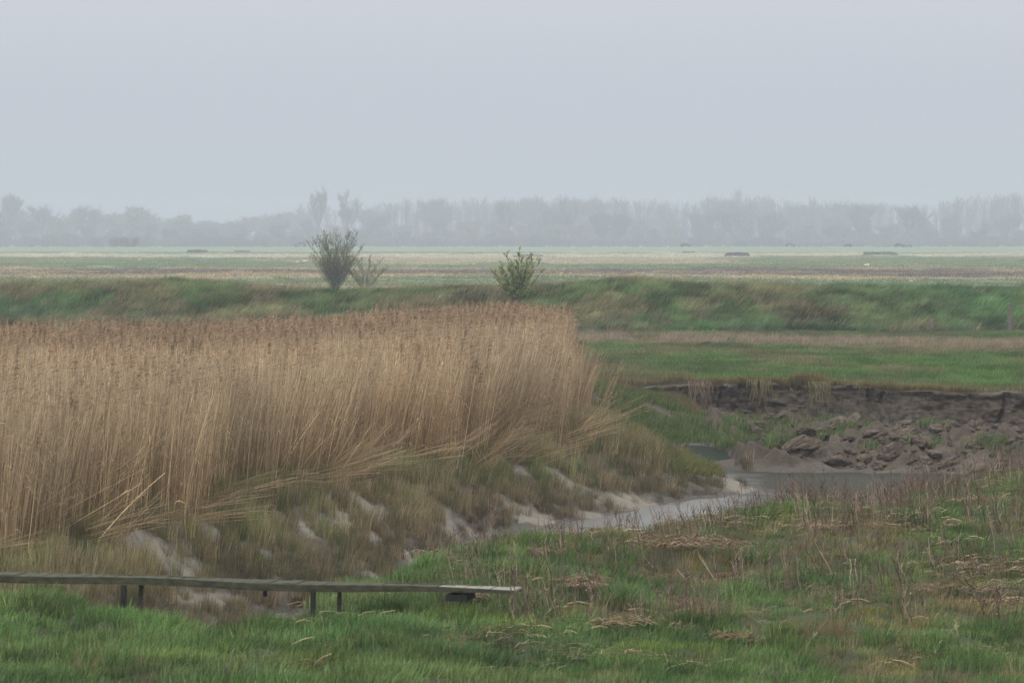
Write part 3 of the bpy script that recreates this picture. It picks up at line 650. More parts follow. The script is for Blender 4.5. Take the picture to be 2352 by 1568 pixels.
# lodged stalks along the front edge
X, Y = samp(5200, -.16, .03, 50, 96); fr = Er(X) + (fbm(X * .9, Y * 0 + 1, 3, 8) - .5) * 3
k = (Y > fr - 2.2) & (Y < fr + 2.5) & (X < 2.0) & (rng.rand(len(X)) < (.10 + .75 * sstep(.42, .6, fbm(X * .7, Y * .15, 2, 52))) * (.3 + .7 * sstep(-5, -3, X)) * (1 - .7 * sstep(-.3, .8, X))); X = X[k]; Y = Y[k]
scatter('lodged_reeds', C_reedflat, X, Y, mixc((.55, .5, .44), (.95, .88, .78), rng.rand(len(X))), rng.uniform(.35, .75, len(X)), tilt=(rng.uniform(.5, 1.35, len(X)) * np.where(rng.rand(len(X)) < .82, 1, -1), rng.uniform(-.5, .25, len(X))), zoff=.08)
X, Y = samp(900, -.15, .02, 52, 90); fr = Er(X); k = (Y > fr - 1.6) & (Y < fr + .6) & (rng.rand(len(X)) < .55); X = X[k]; Y = Y[k]
C_stray = coll('src_stray', [reed_clump(3, .3, 1.1, 2.0, .35, RM, plume=0, leaves=1) for _ in range(7)])
scatter('stray_reeds', C_stray, X, Y, mixc((1.15, 1.1, 1.0), (1.5, 1.45, 1.3), rng.rand(len(X))), rng.uniform(.6, 1.0, len(X)), tilt=(rng.normal(.55, .35, len(X)), rng.uniform(-.5, .1, len(X))), windy=False)
# thin fringe of reeds leaning out on the right edge
X = rng.uniform(1.1, 3.0, 90); Y = rng.uniform(86, 112, 90); k = X < .0165 * Y + rng.exponential(.2, 90); X = X[k]; Y = Y[k]
scatter('reed_fringe', C_reedflat, X, Y, mixc((.6, .55, .5), (.9, .85, .8), rng.rand(len(X))), rng.uniform(.6, .9, len(X)), tilt=(rng.uniform(.0, .35, len(X)), rng.uniform(-.2, .1, len(X))))

# ------------------------------------------------------------------ shrubs on the bank
def shrub(px, py, nm, label, wpx, hpx, limbs, side, leafn, lm, env, skew=0.0, low=0, leafsize=.04, r0=.022):
    """multi-stemmed shrub: limbs curve from the stool to points inside the crown envelope, each with side twigs and leaves"""
    x, y, z = hit(px, py); t = tagp(empty(nm, (x, y, z)), label, 'bush'); W_ = wpx / F * y / 2; H_ = hpx / F * y; mb = MB(); lf = MB()
    def leaves(b, k):
        for q in range(k):
            c = b + Vector((random.gauss(0, .022), random.gauss(0, .022), random.gauss(0, .022)))
            a = Vector((vrand(-1, 1), vrand(-1, 1), vrand(-.4, 1))).normalized(); s_ = a.orthogonal().normalized(); g = leafsize * vrand(.6, 1.3); v = random.random(); e = random.random()
            lf.add([c, c + a * g * .5 + s_ * g * .35, c + a * g, c + a * g * .5 - s_ * g * .35], [(0, 1, 2, 3)], (v, random.random(), e))
    def limb(b0, end, r, sd, lvl):
        mid = Vector((b0.x + (end.x - b0.x) * .36, b0.y + (end.y - b0.y) * .36, b0.z + (end.z - b0.z) * .55)) + Vector((vrand(-.06, .06), vrand(-.06, .06), 0)) * H_
        f = lambda t: b0 * (1 - t) ** 2 + mid * 2 * t * (1 - t) + end * t * t
        n = 7; pts = [f(i / n) + Vector((vrand(-1, 1), vrand(-1, 1), vrand(-1, 1))) * .012 * H_ * (0 < i < n) for i in range(n + 1)]
        mb.tube(pts, r, .004, .5, k=4)
        for i in range(sd):
            t_ = vrand(.22, 1.0); p0 = f(t_); tg = (f(min(1, t_ + .05)) - f(t_ - .05)).normalized(); a = vrand(0, 6.283)
            d = (tg + Vector((math.cos(a), math.sin(a), .45)) * vrand(.45, .95)).normalized(); l_ = H_ * vrand(.07, .19) * (1.15 - .45 * t_)
            p1 = p0 + d * l_ * .5; p2 = p1 + (d + Vector((0, 0, .45))).normalized() * l_ * .5
            mb.tube([p0, p1, p2], .009, .0045, .5); leaves(p2, leafn)
            for j in range(3):
                q0 = p0.lerp(p2, vrand(.25, .95)); a = vrand(0, 6.283); q1 = q0 + (d + Vector((math.cos(a), math.sin(a), .3)) * .8).normalized() * l_ * vrand(.25, .5)
                mb.tube([q0, q1], .0065, .004, .5); leaves(q1, leafn); leaves(q0.lerp(q1, .5), max(1, leafn - 1))
    for i in range(limbs):
        zt = H_ * (1 - (random.random() ** 1.3) * .58); w = float(np.interp(zt / H_, *env)) * W_; u = vrand(-1, 1) if i % 5 else math.sin(vrand(-1.5, 1.5)); a = vrand(0, 6.283)
        e = Vector((u * w + skew * W_ * (zt / H_), math.sin(a) * w * .8, zt)); b0 = Vector((u * .10 + vrand(-.05, .05), vrand(-.10, .10), -.12))
        limb(b0, e, r0 * vrand(.5, 1), side, 0)
    for i in range(low):
        a = vrand(0, 6.283); rr = vrand(.3, .75) * W_; limb(Vector((vrand(-.15, .15), vrand(-.1, .1), -.05)), Vector((math.cos(a) * rr, math.sin(a) * rr, H_ * vrand(.12, .34))), .01, side // 2, 0)
    mb.build('branches', M['bark'], t); lf.build('foliage', M[lm], t); return t
random.seed(21)
E1 = ([0, .4, .62, .8, 1], [.1, .85, 1.0, .95, .5])
shrub(770, 672, 'shrub', 'tallest dark bare-twigged shrub fanning upward on the grassy bank', 138, 142, 66, 15, 5, 'leafdark', E1, .10)
shrub(838, 668, 'shrub', 'small sparse leaning bush just right of the tallest shrub on the bank', 92, 84, 18, 12, 4, 'leafdark', E1, .12, leafsize=.05, r0=.015)
shrub(1190, 697, 'shrub', 'green leafy bush low on the bank right above the reed plumes', 124, 114, 28, 13, 4, 'leafgreen', E1, .08, low=16, leafsize=.05)
random.seed(31)

# ------------------------------------------------------------------ posts
def post(px, py, hpx, wpx, nm, label, m, capped=False, lean=0.0, Y=None):
    if Y is None: x, y, z = hit(px, py)
    else: x = at(px, Y); y = Y; z = float(ter(x, y)[0])
    h = hpx / F * y; wd = wpx / F * y / 2; mb = MB(); segs = 7
    vs = []; fs = []; k = 8
    for i in range(segs + 1):
        t = i / segs
        for j in range(k):
            q = 2 * math.pi * (j + .5) / k; rr = wd * (1 + .05 * math.sin(3 * t + j)) * (1.05 - .08 * t)
            vs.append(Vector((math.cos(q) * rr * 1.12 + lean * t * h, math.sin(q) * rr * 1.12, -.2 + (h + .2) * t + (vrand(-.012, .012) if i == segs else 0))))
    fs = [(i * k + j, i * k + (j + 1) % k, (i + 1) * k + (j + 1) % k, (i + 1) * k + j) for i in range(segs) for j in range(k)] + [tuple(segs * k + j for j in range(k))]
    mb.add(vs, fs)
    t = mb.build(nm, m); t.location = (x, y, z)
    return tagp(t, label, 'post')
post(2319, 764, 66, 9, 'fence_post', 'tall mossy wooden post at the right edge of the grassy bank', M['wood'])
post(2137, 766, 28, 13, 'fence_post', 'short thick grey wooden stump post at the foot of the bank', M['wood'])
post(388, 765, 38, 6, 'marsh_stake', 'thin dark stake poking up behind the reed tops at left', M['wood_dark'], Y=118)
# ------------------------------------------------------------------ footbridge
pL = Vector((at(-420, 45.6), 45.6, EYE - (1308 - HY) / F * 45.6)); pE = Vector((at(1180, 44.0), 44.0, EYE - (1356 - HY) / F * 44.0))
fb = tagp(empty('footbridge', (pE.x, pE.y, float(ter(pE.x, pE.y)[0]))), 'long low mossy timber footbridge crossing the muddy gully in the left foreground', 'footbridge')
dv = (pE - pL); Lb = dv.length; xax = dv.normalized(); yax = Vector((0, 0, 1)).cross(xax).normalized(); zax = xax.cross(yax)
MT = Matrix((( xax.x, yax.x, zax.x, pL.x), (xax.y, yax.y, zax.y, pL.y), (xax.z, yax.z, zax.z, pL.z), (0, 0, 0, 1)))
ML = Matrix.Translation(-fb.location) @ MT
def fx(px): return (px + 420) / 1600 * Lb
mb = MB(); x = 0
while x < fx(975):
    w_ = min(.145, Lb - x); dz = vrand(-.004, .004); mb.box(x + .004, x + w_ - .004, .045 + vrand(0, .008), .47 + vrand(-.01, .01), -.022 + dz, dz, M=ML); x += .15
mb.build('deck_boards', M['wood_mossy'], fb)
mb = MB()
while x < Lb - .02:
    w_ = min(.145, Lb - x); dz = vrand(-.004, .004); mb.box(x + .004, x + w_ - .004, .045 + vrand(0, .008), .47 + vrand(-.01, .01), -.022 + dz, dz, M=ML); x += .15
o_ = mb.build('end_boards', M['wood_pale'], fb); o_['label'] = 'pale bare worn boards at the right end'
for s in (0, 1):
    mb = MB(); n = 60; y0, y1 = (0, .04) if s == 0 else (.475, .515)
    for i in range(n):
        a = Lb * i / n; b_ = Lb * (i + 1) / n; sag = lambda q: .012 * math.sin(q * 2.1) - .004 + (0.012 if s == 0 else .0)
        t1 = max(.038, .076 - max(0, a - fx(850)) * .028); t2 = max(.038, .076 - max(0, b_ - fx(850)) * .028)
        p = [Vector(v) for v in ((a, y0, sag(a) - t1), (b_, y0, sag(b_) - t2), (b_, y1, sag(b_) - t2), (a, y1, sag(a) - t1), (a, y0, sag(a)), (b_, y0, sag(b_)), (b_, y1, sag(b_)), (a, y1, sag(a)))]
        fs = [(3, 2, 1, 0), (4, 5, 6, 7), (0, 1, 5, 4), (2, 3, 7, 6)] + ([(3, 0, 4, 7)] if i == 0 else []) + ([(1, 2, 6, 5)] if i == n - 1 else [])
        mb.add([ML @ q for q in p], fs)
    mb.build('side_beam', M['wood_mossy'], fb)
mb = MB(); q = fx(-60); r_ = 0
while q < Lb - .15:
    for row in range(2):
        xx = q + (.03 if row else 0); zz = .03 - .03 - row * .036 + .012 * math.sin(q * 2.1) - .008
        mb.box(xx, xx + .012, -.004, -.001, zz - .006, zz + .006, M=ML)
    q += .06
mb.build('wire_netting', M['netting'], fb)
def bpost(px, y0, wpx, mt, dep=.75, drop=None):
    mb = MB(); xw = wpx / F * 46.5; x0 = fx(px); mb.box(x0 - xw / 2, x0 + xw / 2, y0, y0 + .045, -dep, -.07, M=ML); mb.build('post', M[mt], fb)
bpost(297, .0, 11, 'wood_dark'); bpost(312, .42, 9, 'wood'); bpost(730, .0, 9, 'wood_dark'); bpost(768, .42, 8, 'wood'); bpost(610, .2, 7, 'wood_dark', dep=.16)
bpost(-120, .0, 11, 'wood_dark'); bpost(-100, .42, 9, 'wood')
mb = MB(); mb.box(fx(1028), fx(1075), .02, .46, -.13, -.062, M=ML); mb.build('bearer', M['wood_dark'], fb)

# ------------------------------------------------------------------ earth clods below the eroded bank
def clod_mesh(seed, rough=.32):
    rs = np.random.RandomState(seed); import bmesh
    bm = bmesh.new(); bmesh.ops.create_icosphere(bm, subdivisions=3, radius=1)
    pl = rs.normal(size=(11, 3)); pl /= np.linalg.norm(pl, axis=1)[:, None]; dd = rs.uniform(.5, .85, 11)
    for v in bm.verts:
        p = np.array(v.co)
        for a, d in zip(pl, dd):
            k = p @ a
            if k > d: p = p - a * (k - d) * .93
        p *= 1 + (float(fbm(np.array([p[0] * 2.2 + seed]), np.array([p[1] * 2.2 + p[2] * 1.7]), 3)[0]) - .5) * rough
        v.co = p * np.array([1, .8, .62])
    me = bpy.data.meshes.new('earth_clod'); bm.to_mesh(me); bm.free(); me.materials.append(M['clod']); return me
M['clod'] = solid_mat('clod_earth', (.040, .030, .020), (.165, .125, .086), 2.2, .85, .8, stretch=(1, 1, 2.5), bdist=.2)
cm_ = [clod_mesh(i) for i in range(9)]
GRP = 'earth clods fallen below the eroded bank'
BIG = [(1950, 1012, 34, 'squarish earth block in the middle of the rubble slope'), (2263, 1012, 30, 'pale rounded earth block at the right end of the rubble'), (2150, 990, 42, 'wide flat-faced earth slab high in the rubble at right'),
       (1860, 1000, 26, 'pale lone clod beside the grass mound right of the pool'), (1748, 978, 42, 'large brown clod standing behind the pool grass'), (1925, 1050, 34, 'grey clod close to the waterline at the foot of the rubble'),
       (2040, 1060, 40, 'low cracked slab at the water edge of the rubble'), (2100, 1010, 34, 'tilted earth block in the right half of the rubble'), (2290, 955, 46, 'big tilted slab leaning below the bank at far right'),
       (1990, 970, 40, 'slumped block resting right against the bank foot'), (1590, 998, 22, 'small pale clod among the green slump grass'), (2070, 965, 34, 'angular block lying just under the bare earth face'), (2210, 945, 40, 'tall broken block under the right end of the earth face'), (1600,1045,26,'flat grey mud lump in front of the dark pool')]
def clod(px, py, wpx, label):
    x, y, z = hit(px, py); s = wpx / F * y / 2
    lim = float(Cl(x)) - .5 - s * .4
    if y > lim: x, y = x * lim / y, lim; z = float(ter(x, y)[0])
    o = bpy.data.objects.new('earth_clod', random.choice(cm_)); link(o); o.location = (x, y, z + s * .06)
    o.rotation_euler = (vrand(-.5, .5), vrand(-.5, .5), vrand(0, 6.28)); o.scale = (s * vrand(.9, 1.3), s * vrand(.8, 1.2), s * vrand(.8, 1.2))
    tagp(o, label, 'clod', GRP)
for b_ in BIG: clod(*b_)
cnt = 0
while cnt < 262:
    px = vrand(1700, 2460); py = vrand(955, 1085)
    if py < np.interp(px, [1700, 1950, 2100, 2460], [955, 965, 962, 950]) or py > np.interp(px, [1700, 1840, 1950, 2400], [1000, 1055, 1084, 1084]): continue
    clod(px, py, float(np.clip(random.lognormvariate(3.0, .6), 8, 62)), 'small brown clod in the earth rubble below the eroded bank'); cnt += 1
for i in range(16): clod(vrand(1600, 1850), vrand(955, 985), vrand(8, 20), 'small clod on the muddy ground behind the pool grass')

# hanging strands over the face
for (px, wpx, lab) in ((1745, 34, 'green grass strands hanging over the middle of the eroded bank'), (1885, 40, 'yellowish turf curtain drooping down the eroded bank'), (1600, 30, 'thin pale dead stalks hanging at the left end of the bank')):
    mb = MB(); x0 = at(px, 115.5); wd = wpx / F * 115
    for i in range(60 if wpx < 38 else 90):
        xx = vrand(-wd, wd) * vrand(.5, 1); l_ = vrand(.25, .8); b0 = Vector((xx, -.05 + vrand(-.05, .1), .03))
        pts = [b0, b0 + Vector((.02, -.22, .06)), b0 + Vector((vrand(-.05, .1), -.36, -.15 * l_)), b0 + Vector((vrand(-.1, .15), -.42 - vrand(0, .1), -l_))]
        mb.ribbon(pts, .018, Vector((1, .2, 0)).normalized(), random.random(), random.random())
    o = mb.build('hanging_grass', M['weed'] if px < 1700 else M['hang']); o.location = (x0, float(Cl(x0)), .02); tagp(o, lab, 'grass')

# ------------------------------------------------------------------ dead weeds and straw heaps on the near bank
def weed(px, py, dx, hpx, n, label, pale=False, fork=2, rad=.10):
    x, y, z = hit(px, py); h = hpx / F * y; mb = MB()
    for i in range(n):
        b = Vector((vrand(-rad, rad), vrand(-rad, rad), -.05)) * (1 if n > 1 else 0)
        hh = h * (1 if i == 0 else vrand(.45, 1)); top = b + Vector((dx / F * y * (hh / h) + vrand(-.16, .16) * h * (n > 1), vrand(-.1, .1) * h, hh))
        md = (b + top) / 2 + Vector((vrand(-.04, .04), vrand(-.04, .04), 0)) * h
        pts = [b, b * .6 + md * .4 + Vector((.005, 0, 0)), md, md * .4 + top * .6 + Vector((vrand(-.02, .02), 0, 0)), top]
        v = random.random(); e = random.random()
        mb.tube(pts, .0075, .0034, v, e)
        for f in range(fork):
            t = vrand(.35, .9); p0 = b.lerp(top, t); a = vrand(0, 6.28); ll = vrand(.08, .25) * h
            mb.tube([p0, p0 + Vector((math.cos(a) * ll * .5, math.sin(a) * ll * .5, ll * .8))], .003, .002, v, e)
        if random.random() < .5:
            for f in range(4):
                p0 = b.lerp(top, vrand(.6, 1)); mb.tube([p0, p0 + Vector((vrand(-.03, .03), vrand(-.03, .03), vrand(.01, .05)))], .005, .003, v, e)
    o = mb.build('dead_weed', M['paleweed' if pale else 'weed']); o.location = (x, y, z)
    tagp(o, label, 'dead weed', 'dead weed stems on the near bank')
WE = [(1291, 1268, -25, 52, 3, 'dark dead stems leaning left beside the water at the near bank edge', 0), (1191, 1268, -15, 32, 2, 'short dark stems at the creek edge right above the straw slope', 0), (1248, 1418, -12, 92, 4, 'single slender dark stem standing right of the footbridge end', 0),
      (1618, 1358, -45, 60, 3, 'thin grey stem leaning left in the middle of the near bank', 1), (1668, 1343, -42, 86, 3, 'tall dark bent stem behind the brown straw clump', 0), (1545, 1388, -25, 62, 8, 'stem bunch rising from the orange-brown straw clump', 0),
      (1828, 1373, -14, 135, 16, 'largest brown weed cluster with tall stems and tufted base', 0), (1908, 1336, -52, 108, 3, 'long dark stem slanting left beside the largest weed cluster', 0), (1960, 1358, -4, 82, 4, 'pale upright stem right of the largest weed cluster', 1),
      (2074, 1343, -48, 70, 5, 'crossed dark and pale stems in front of a rusty dead leaf tuft', 0), (2072, 1320, 10, 34, 10, 'rusty dead leaf tuft behind crossed stems', 1), (2160, 1343, -25, 100, 5, 'tall dark stems in the right part of the near bank', 0),
      (1770, 1463, -62, 48, 3, 'black fallen stem slanting above the brown soil patch', 0), (1978, 1463, -18, 92, 2, 'pale crooked stem in the lower right grass', 1), (1465, 1420, -24, 48, 2, 'short pale stick above the curved straw', 1), (1566, 1458, 6, 46, 5, 'upright straw tuft in the lower middle grass', 1),
      (2232, 1358, -26, 56, 4, 'greyish stems left of the right edge, mid height', 0), (2027, 1238, 0, 52, 2, 'single pale stick near the water side of the bank', 1), (1646, 1220, -14, 70, 7, 'brown stem cluster in front of the bright water', 0), (1543, 1222, -44, 36, 5, 'low dark stems where the bright water meets the grass', 0),
      (1962, 1226, -6, 92, 16, 'dense tall weed cluster above the water on the near bank', 0), (1846, 1214, -14, 84, 12, 'pale brown weed cluster in front of the still water', 1), (1918, 1190, 0, 44, 4, 'black stub stems between two weed clusters', 0), (2006, 1194, -30, 55, 6, 'forked dark stems right of the dense tall cluster', 0),
      (2122, 1214, -14, 78, 10, 'brown weed cluster halfway along the upper right bank', 0), (2171, 1262, -12, 62, 5, 'pale dry stalks below the upper right weeds', 1), (2266, 1342, -10, 60, 4, 'sparse stems low at the right edge', 0), (2320, 1300, -6, 70, 5, 'stems touching the right edge above a straw patch', 0),
      (1690, 1160, -8, 42, 5, 'thin stems at the muddy spit end of the near water', 0), (1780, 1178, 4, 52, 7, 'reddish weeds in front of the tip of the spit', 0), (2230, 1205, -10, 74, 10, 'reddish brown weeds below the rubble at right', 0), (2300, 1230, -12, 84, 9, 'tall reddish weeds near the right edge', 0),
      (1420, 1296, -4, 44, 4, 'lone dark stems beside the green tussock', 0), (1655, 1425, -20, 60, 5, 'grey stems over the brown straw strip', 1), (1730, 1300, -12, 60, 4, 'thin stems just below the large straw heap', 1), (2090, 1420, -18, 56, 3, 'pale stems in the lower right meadow', 1), (1380, 1240, -6, 34, 5, 'pale stub tuft by the bright water', 1),
      (2180, 1470, -10, 60, 4, 'thin grey stems above the signature-side corner grass', 1), (1880, 1480, 8, 44, 6, 'straw tuft in the bottom right grass', 1), (1500, 1312, -30, 40, 4, 'thin slanting stems left of the large straw heap', 1)]
WE[-3] = WE[-3][:5] + ('thin grey stems in the bottom right corner grass', 1)
for w_ in WE: weed(w_[0], w_[1], w_[2], w_[3], w_[4], w_[5], bool(w_[6]))
# smaller dead stems nobody could count, as ground cover
def stemsrc():
    mb = MB()
    for i in range(9):
        b = Vector((vrand(-.2, .2), vrand(-.2, .2), -.03)); t = b + Vector((vrand(-.12, .05), vrand(-.06, .06), vrand(.2, .5))); v = random.random(); e = random.random()
        mb.tube([b, (b + t) / 2 + Vector((vrand(-.02, .02), 0, 0)), t], .0045, .0025, v, e)
        for f in range(2):
            p0 = b.lerp(t, vrand(.5, 1)); mb.tube([p0, p0 + Vector((vrand(-.06, .06), vrand(-.05, .05), vrand(.03, .1)))], .0032, .002, v, e)
    return mb.build('stem_source', M['weed'], linkit=False)
C_stem = coll('src_stem', [stemsrc() for _ in range(6)])
X, Y = samp(5200, -.02, .155, 42, 92); k = (Y < En(X) + 1.2); X = X[k]; Y = Y[k]
e_ = 1 - sstep(0, 9, En(X) - Y); k = rng.rand(len(X)) < (.13 + .85 * e_ * sstep(3.0, 5.5, X) + .18 * e_ * sstep(1.5, 3, X)) * sstep(.30, .5, fbm(X * .9, Y * .4, 3, 7)); X = X[k]; Y = Y[k]
scatter('dead_stems', C_stem, X, Y, np.ones((len(X), 3)), rng.uniform(.7, 1.35, len(X)))

def strawsrc():
    mb = MB()
    for i in range(26):
        a = random.gauss(0, .7); l_ = vrand(.06, .22); d = Vector((math.cos(a), math.sin(a), vrand(-.15, .25))) * l_ / 2; c = Vector((random.gauss(0, .16), random.gauss(0, .13), vrand(.02, .07)))
        mb.ribbon([c - d, c + Vector((0, 0, .015)), c + d], vrand(.006, .011), Vector((-math.sin(a), math.cos(a), vrand(-.6, .6))).normalized(), random.random(), random.random(), tip=.6)
    return mb.build('straw_source', M['wrack'], linkit=False)
C_flat = coll('src_flatstraw', [strawsrc() for _ in range(6)])
X, Y = samp(9000, -.06, .155, 38, 86); k = (Y < En(X) + .6) & (rng.rand(len(X)) < .04 + .9 * sstep(.47, .62, fbm(X * .7, Y * .5, 4, 113)) * sstep(-3.5, 0, X + (Y - 46) * .2)); X = X[k]; Y = Y[k]
scatter('loose_straw', C_flat, X, Y, np.ones((len(X), 3)), rng.uniform(.6, 1.3, len(X)), zoff=.03)
X = rng.uniform(1.7, 5.0, 420); Y = Cl(X) + rng.uniform(-2.2, .5, 420)
scatter('tangled_dead_grass', C_corddry, X, Y, mixc((.16, .115, .075), (.30, .23, .14), rng.rand(420)), rng.uniform(.5, .9, 420), tilt=(rng.normal(.5, .5, 420), rng.normal(-.4, .4, 420)))
def heap(px, py, wpx, hpx, n, label, rusty=False, curve=0.0, mslope=0.0):
    x, y, z = hit(px, py); wd = wpx / F * y; dp = min(.9, hpx / F * y * 6); mb = MB(); hh = hpx / F * y * .25
    lobes = [(vrand(-1.1, 1.1), vrand(-.8, .8)) for _ in range(8)]
    for i in range(int(n * .75)):
        lu, lv = lobes[i % len(lobes)]; u = random.gauss(lu, .26); v = random.gauss(lv, .30); cx_ = u * wd; cy_ = v * dp
        zz = float(np.exp(-(u * u + v * v) * 1.6)) * hh * random.random() - .01; a = random.gauss(0, .5) + (math.pi if random.random() < .5 else 0); l_ = vrand(.08, .30)
        gz = mslope * cx_; d = Vector((math.cos(a), math.sin(a) * .8, vrand(-.12, .12))) * l_ / 2; c = Vector((cx_, cy_, zz + .035 + gz))
        mb.ribbon([c - d, c + Vector((0, 0, vrand(0, .05))), c + d - Vector((0, 0, .02))], vrand(.007, .014), Vector((-math.sin(a), math.cos(a), vrand(-.6, .6))).normalized(), random.random(), random.random(), tip=.6)
    o = mb.build('straw_heap', M['wrack']); o.location = (x, y, z + .03)
    tagp(o, label, 'straw heap', 'heaps of washed-up straw on the near bank')
HP = [(1640, 1256, 130, 26, 1100, 'largest brown straw heap near the water on the right bank'), (1350, 1352, 55, 26, 500, 'tangled straw heap in the middle of the near bank'), (1560, 1385, 42, 34, 520, 'orange-brown peaked straw clump with stems rising from it'),
      (1440, 1440, 52, 12, 260, 'thin curved arc of pale straw in the lower grass'), (1075, 1290, 85, 24, 900, 'straw mat on the creek edge above the footbridge end'), (1225, 1275, 60, 10, 300, 'thin straw strip along the creek edge'), (1700, 1330, 60, 9, 260, 'narrow dry strip right of the tangled heap'),
      (1630, 1402, 60, 13, 380, 'low straw strip trailing right from the orange clump'), (2230, 1158, 60, 10, 420, 'pale straw strip high on the right bank'), (1690, 1480, 50, 14, 240, 'brown soil and straw patch in the bottom grass'), (2210, 1372, 60, 12, 260, 'thin straw patch in the right part of the meadow'),
      (2300, 1398, 50, 12, 260, 'rusty straw patch touching the right edge'), (1970, 1392, 55, 12, 280, 'ochre straw strip right of the largest weed cluster'), (1080, 1385, 40, 10, 160, 'few straws in the grass under the footbridge end'), (1450, 1345, 60, 10, 240, 'straw scatter left of the tangled heap'), (1945, 1160, 50, 8, 160, 'faint straw strip by the still water')]
HP[14] = (1475, 1335, 50, 10, 240, 'straw scatter right of the tangled heap')
for h_ in HP: heap(*h_)

# ------------------------------------------------------------------ far things on the marsh
M['hide'] = solid_mat('dark_hide_boards', (.035, .035, .032), (.075, .07, .062), 1.2, .9, .3)
M['turf'] = solid_mat('turf_roof', (.07, .09, .045), (.12, .13, .07), 1.5, .95, .4)
M['carpaint_dark'] = solid_mat('dark_car_paint', (.03, .035, .045), (.035, .04, .05), 1, .35, 0, spec=.5)
M['carpaint_grey'] = solid_mat('grey_car_paint', (.16, .18, .21), (.18, .2, .23), 1, .35, 0, spec=.5)
M['glass'] = solid_mat('car_glass', (.09, .10, .12), (.1, .11, .13), 1, .1, 0, spec=.6)
M['tyre'] = solid_mat('tyre', (.02, .02, .02), (.03, .03, .03), 5, .9, .1)
M['bird'] = solid_mat('white_feathers', (.78, .77, .74), (.86, .85, .83), 12, .8, .1)
M['stone'] = solid_mat('grey_stones', (.10, .10, .10), (.24, .235, .225), 1.5, .9, .4)
def hide(px, Y, wpx, hpx, label, turf=False):
    x = at(px, Y); z = float(ter(x, Y)[0]); t = tagp(empty('hunting_hide', (x, Y, z)), label, 'hide')
    wd = wpx / F * Y / 2; h = hpx / F * Y * 1.25; mb = MB(); k = 14
    vs = []; prof = [(-1, 0), (-.96, .55), (-.8, .7), (-.35, .78), (-.25, 1.0), (.3, 1.0), (.42, .8), (.85, .68), (.97, .5), (1, 0)]
    for yy in (-1.6, 1.6):
        for (a, b) in prof: vs.append((a * wd, yy, b * h - .12))
    n = len(prof); mb.add(vs, [(i, i + 1, n + i + 1, n + i) for i in range(n - 1)] + [tuple(range(n))[::-1], tuple(range(n, 2 * n))])
    mb.build('walls', M['turf' if turf else 'hide'], t)
    mb = MB(); mb.box(-.6 * wd, .1 * wd, -1.63, -1.603, h * .35, h * .52); mb.build('shooting_slit', M['netting'], t)
    mb = MB()
    for i in range(26):
        c = Vector((vrand(-.9, .9) * wd, vrand(-1.5, 1.5), h * .66)); mb.box(-.25, .25, -.2, .2, -.12, .12, M=Matrix.Translation(c) @ Matrix.Rotation(vrand(0, 3), 4, 'Z') @ Matrix.Rotation(vrand(-.4, .4), 4, 'X'))
    mb.build('roof_cover', M['hide' if not turf else 'turf'], t)
hide(455, 1150, 50, 7, 'dark flat hide left of centre in the far marsh'); hide(556, 1210, 38, 5, 'smaller faint hide right of the dark flat one'); hide(1693, 932, 58, 8, 'dark grey hide on the bright straw strip at right')
hide(1583, 1190, 30, 4, 'faint flat hide below a far parked car'); hide(2022, 925, 78, 5, 'turf covered hide on a green mound at far right', True)
def stones(px, Y, wpx, label):
    x = at(px, Y); mb = MB(); z = float(ter(x, Y)[0])
    for i in range(26):
        s = vrand(.12, .34); c = Matrix.Translation((random.gauss(0, .4) * wpx / F * Y, vrand(-1, 1), s * .5)) @ Matrix.Rotation(vrand(0, 3), 4, 'Z') @ Matrix.Rotation(vrand(-.5, .5), 4, 'Y')
        mb.box(-s * 1.3, s * 1.3, -s, s, -s * .7, s * .7, M=c)
    o = mb.build('rubble_pile', M['stone']); o.location = (x, Y, z); tagp(o, label, 'rubble')
stones(1217, 800, 42, 'grey rubble heap on top of the green mound behind the leafy bush')
def car(px, wpx, label, paint, flip=False, Y=1294):
    x = at(px, Y); z = float(ter(x, Y)[0]); t = tagp(empty('parked_car', (x, Y, z), math.pi if flip else 0), label, 'car', 'cars parked on the far dyke')
    s = (wpx / F * Y) / 4.3
    def ext(prof, y0, y1, nm, m, par, inset=0):
        mb = MB(); n = len(prof); vs = [(a * s, y0, b * s) for a, b in prof] + [(a * s, y1, b * s) for a, b in prof]
        mb.add(vs, [(i, (i + 1) % n, n + (i + 1) % n, n + i) for i in range(n)] + [tuple(range(n))[::-1], tuple(range(n, 2 * n))]); return mb.build(nm, m, par)
    body = [(-2.15, .3), (-2.15, .75), (-2.0, .9), (-1.1, 1.0), (-.55, 1.45), (1.3, 1.5), (1.95, 1.0), (2.15, .9), (2.15, .3)]
    ext(body, -.85, .85, 'body', M[paint], t)
    ext([(-.95, 1.0), (-.5, 1.38), (.35, 1.4), (.35, 1.0)], -.858, .858, 'window', M['glass'], t); ext([(.42, 1.0), (.42, 1.4), (1.22, 1.42), (1.7, 1.0)], -.858, .858, 'window', M['glass'], t)
    for a in (-1.35, 1.35):
        for yy in (-.8, .8):
            pr = [(a + .33 * math.cos(q * math.pi / 6), .33 + .33 * math.sin(q * math.pi / 6)) for q in range(12)]; ext(pr, yy - .1, yy + .1, 'wheel', M['tyre'], t)
car(690, 32, 'grey parked car leftmost on the far dyke, left of the tallest shrub', 'carpaint_grey'); car(1575, 26, 'faint grey car on the dyke above the flat hide', 'carpaint_dark', True); car(1815, 26, 'grey car second from the left on the right half of the far dyke', 'carpaint_grey', True)
car(1947, 20, 'small dark car on the dyke between the two right-hand cars', 'carpaint_dark'); car(2066, 26, 'dark car at the far right of the dyke', 'carpaint_dark', True); car(2086, 18, 'small pale car tucked behind the rightmost dark car', 'carpaint_grey', Y=1300)
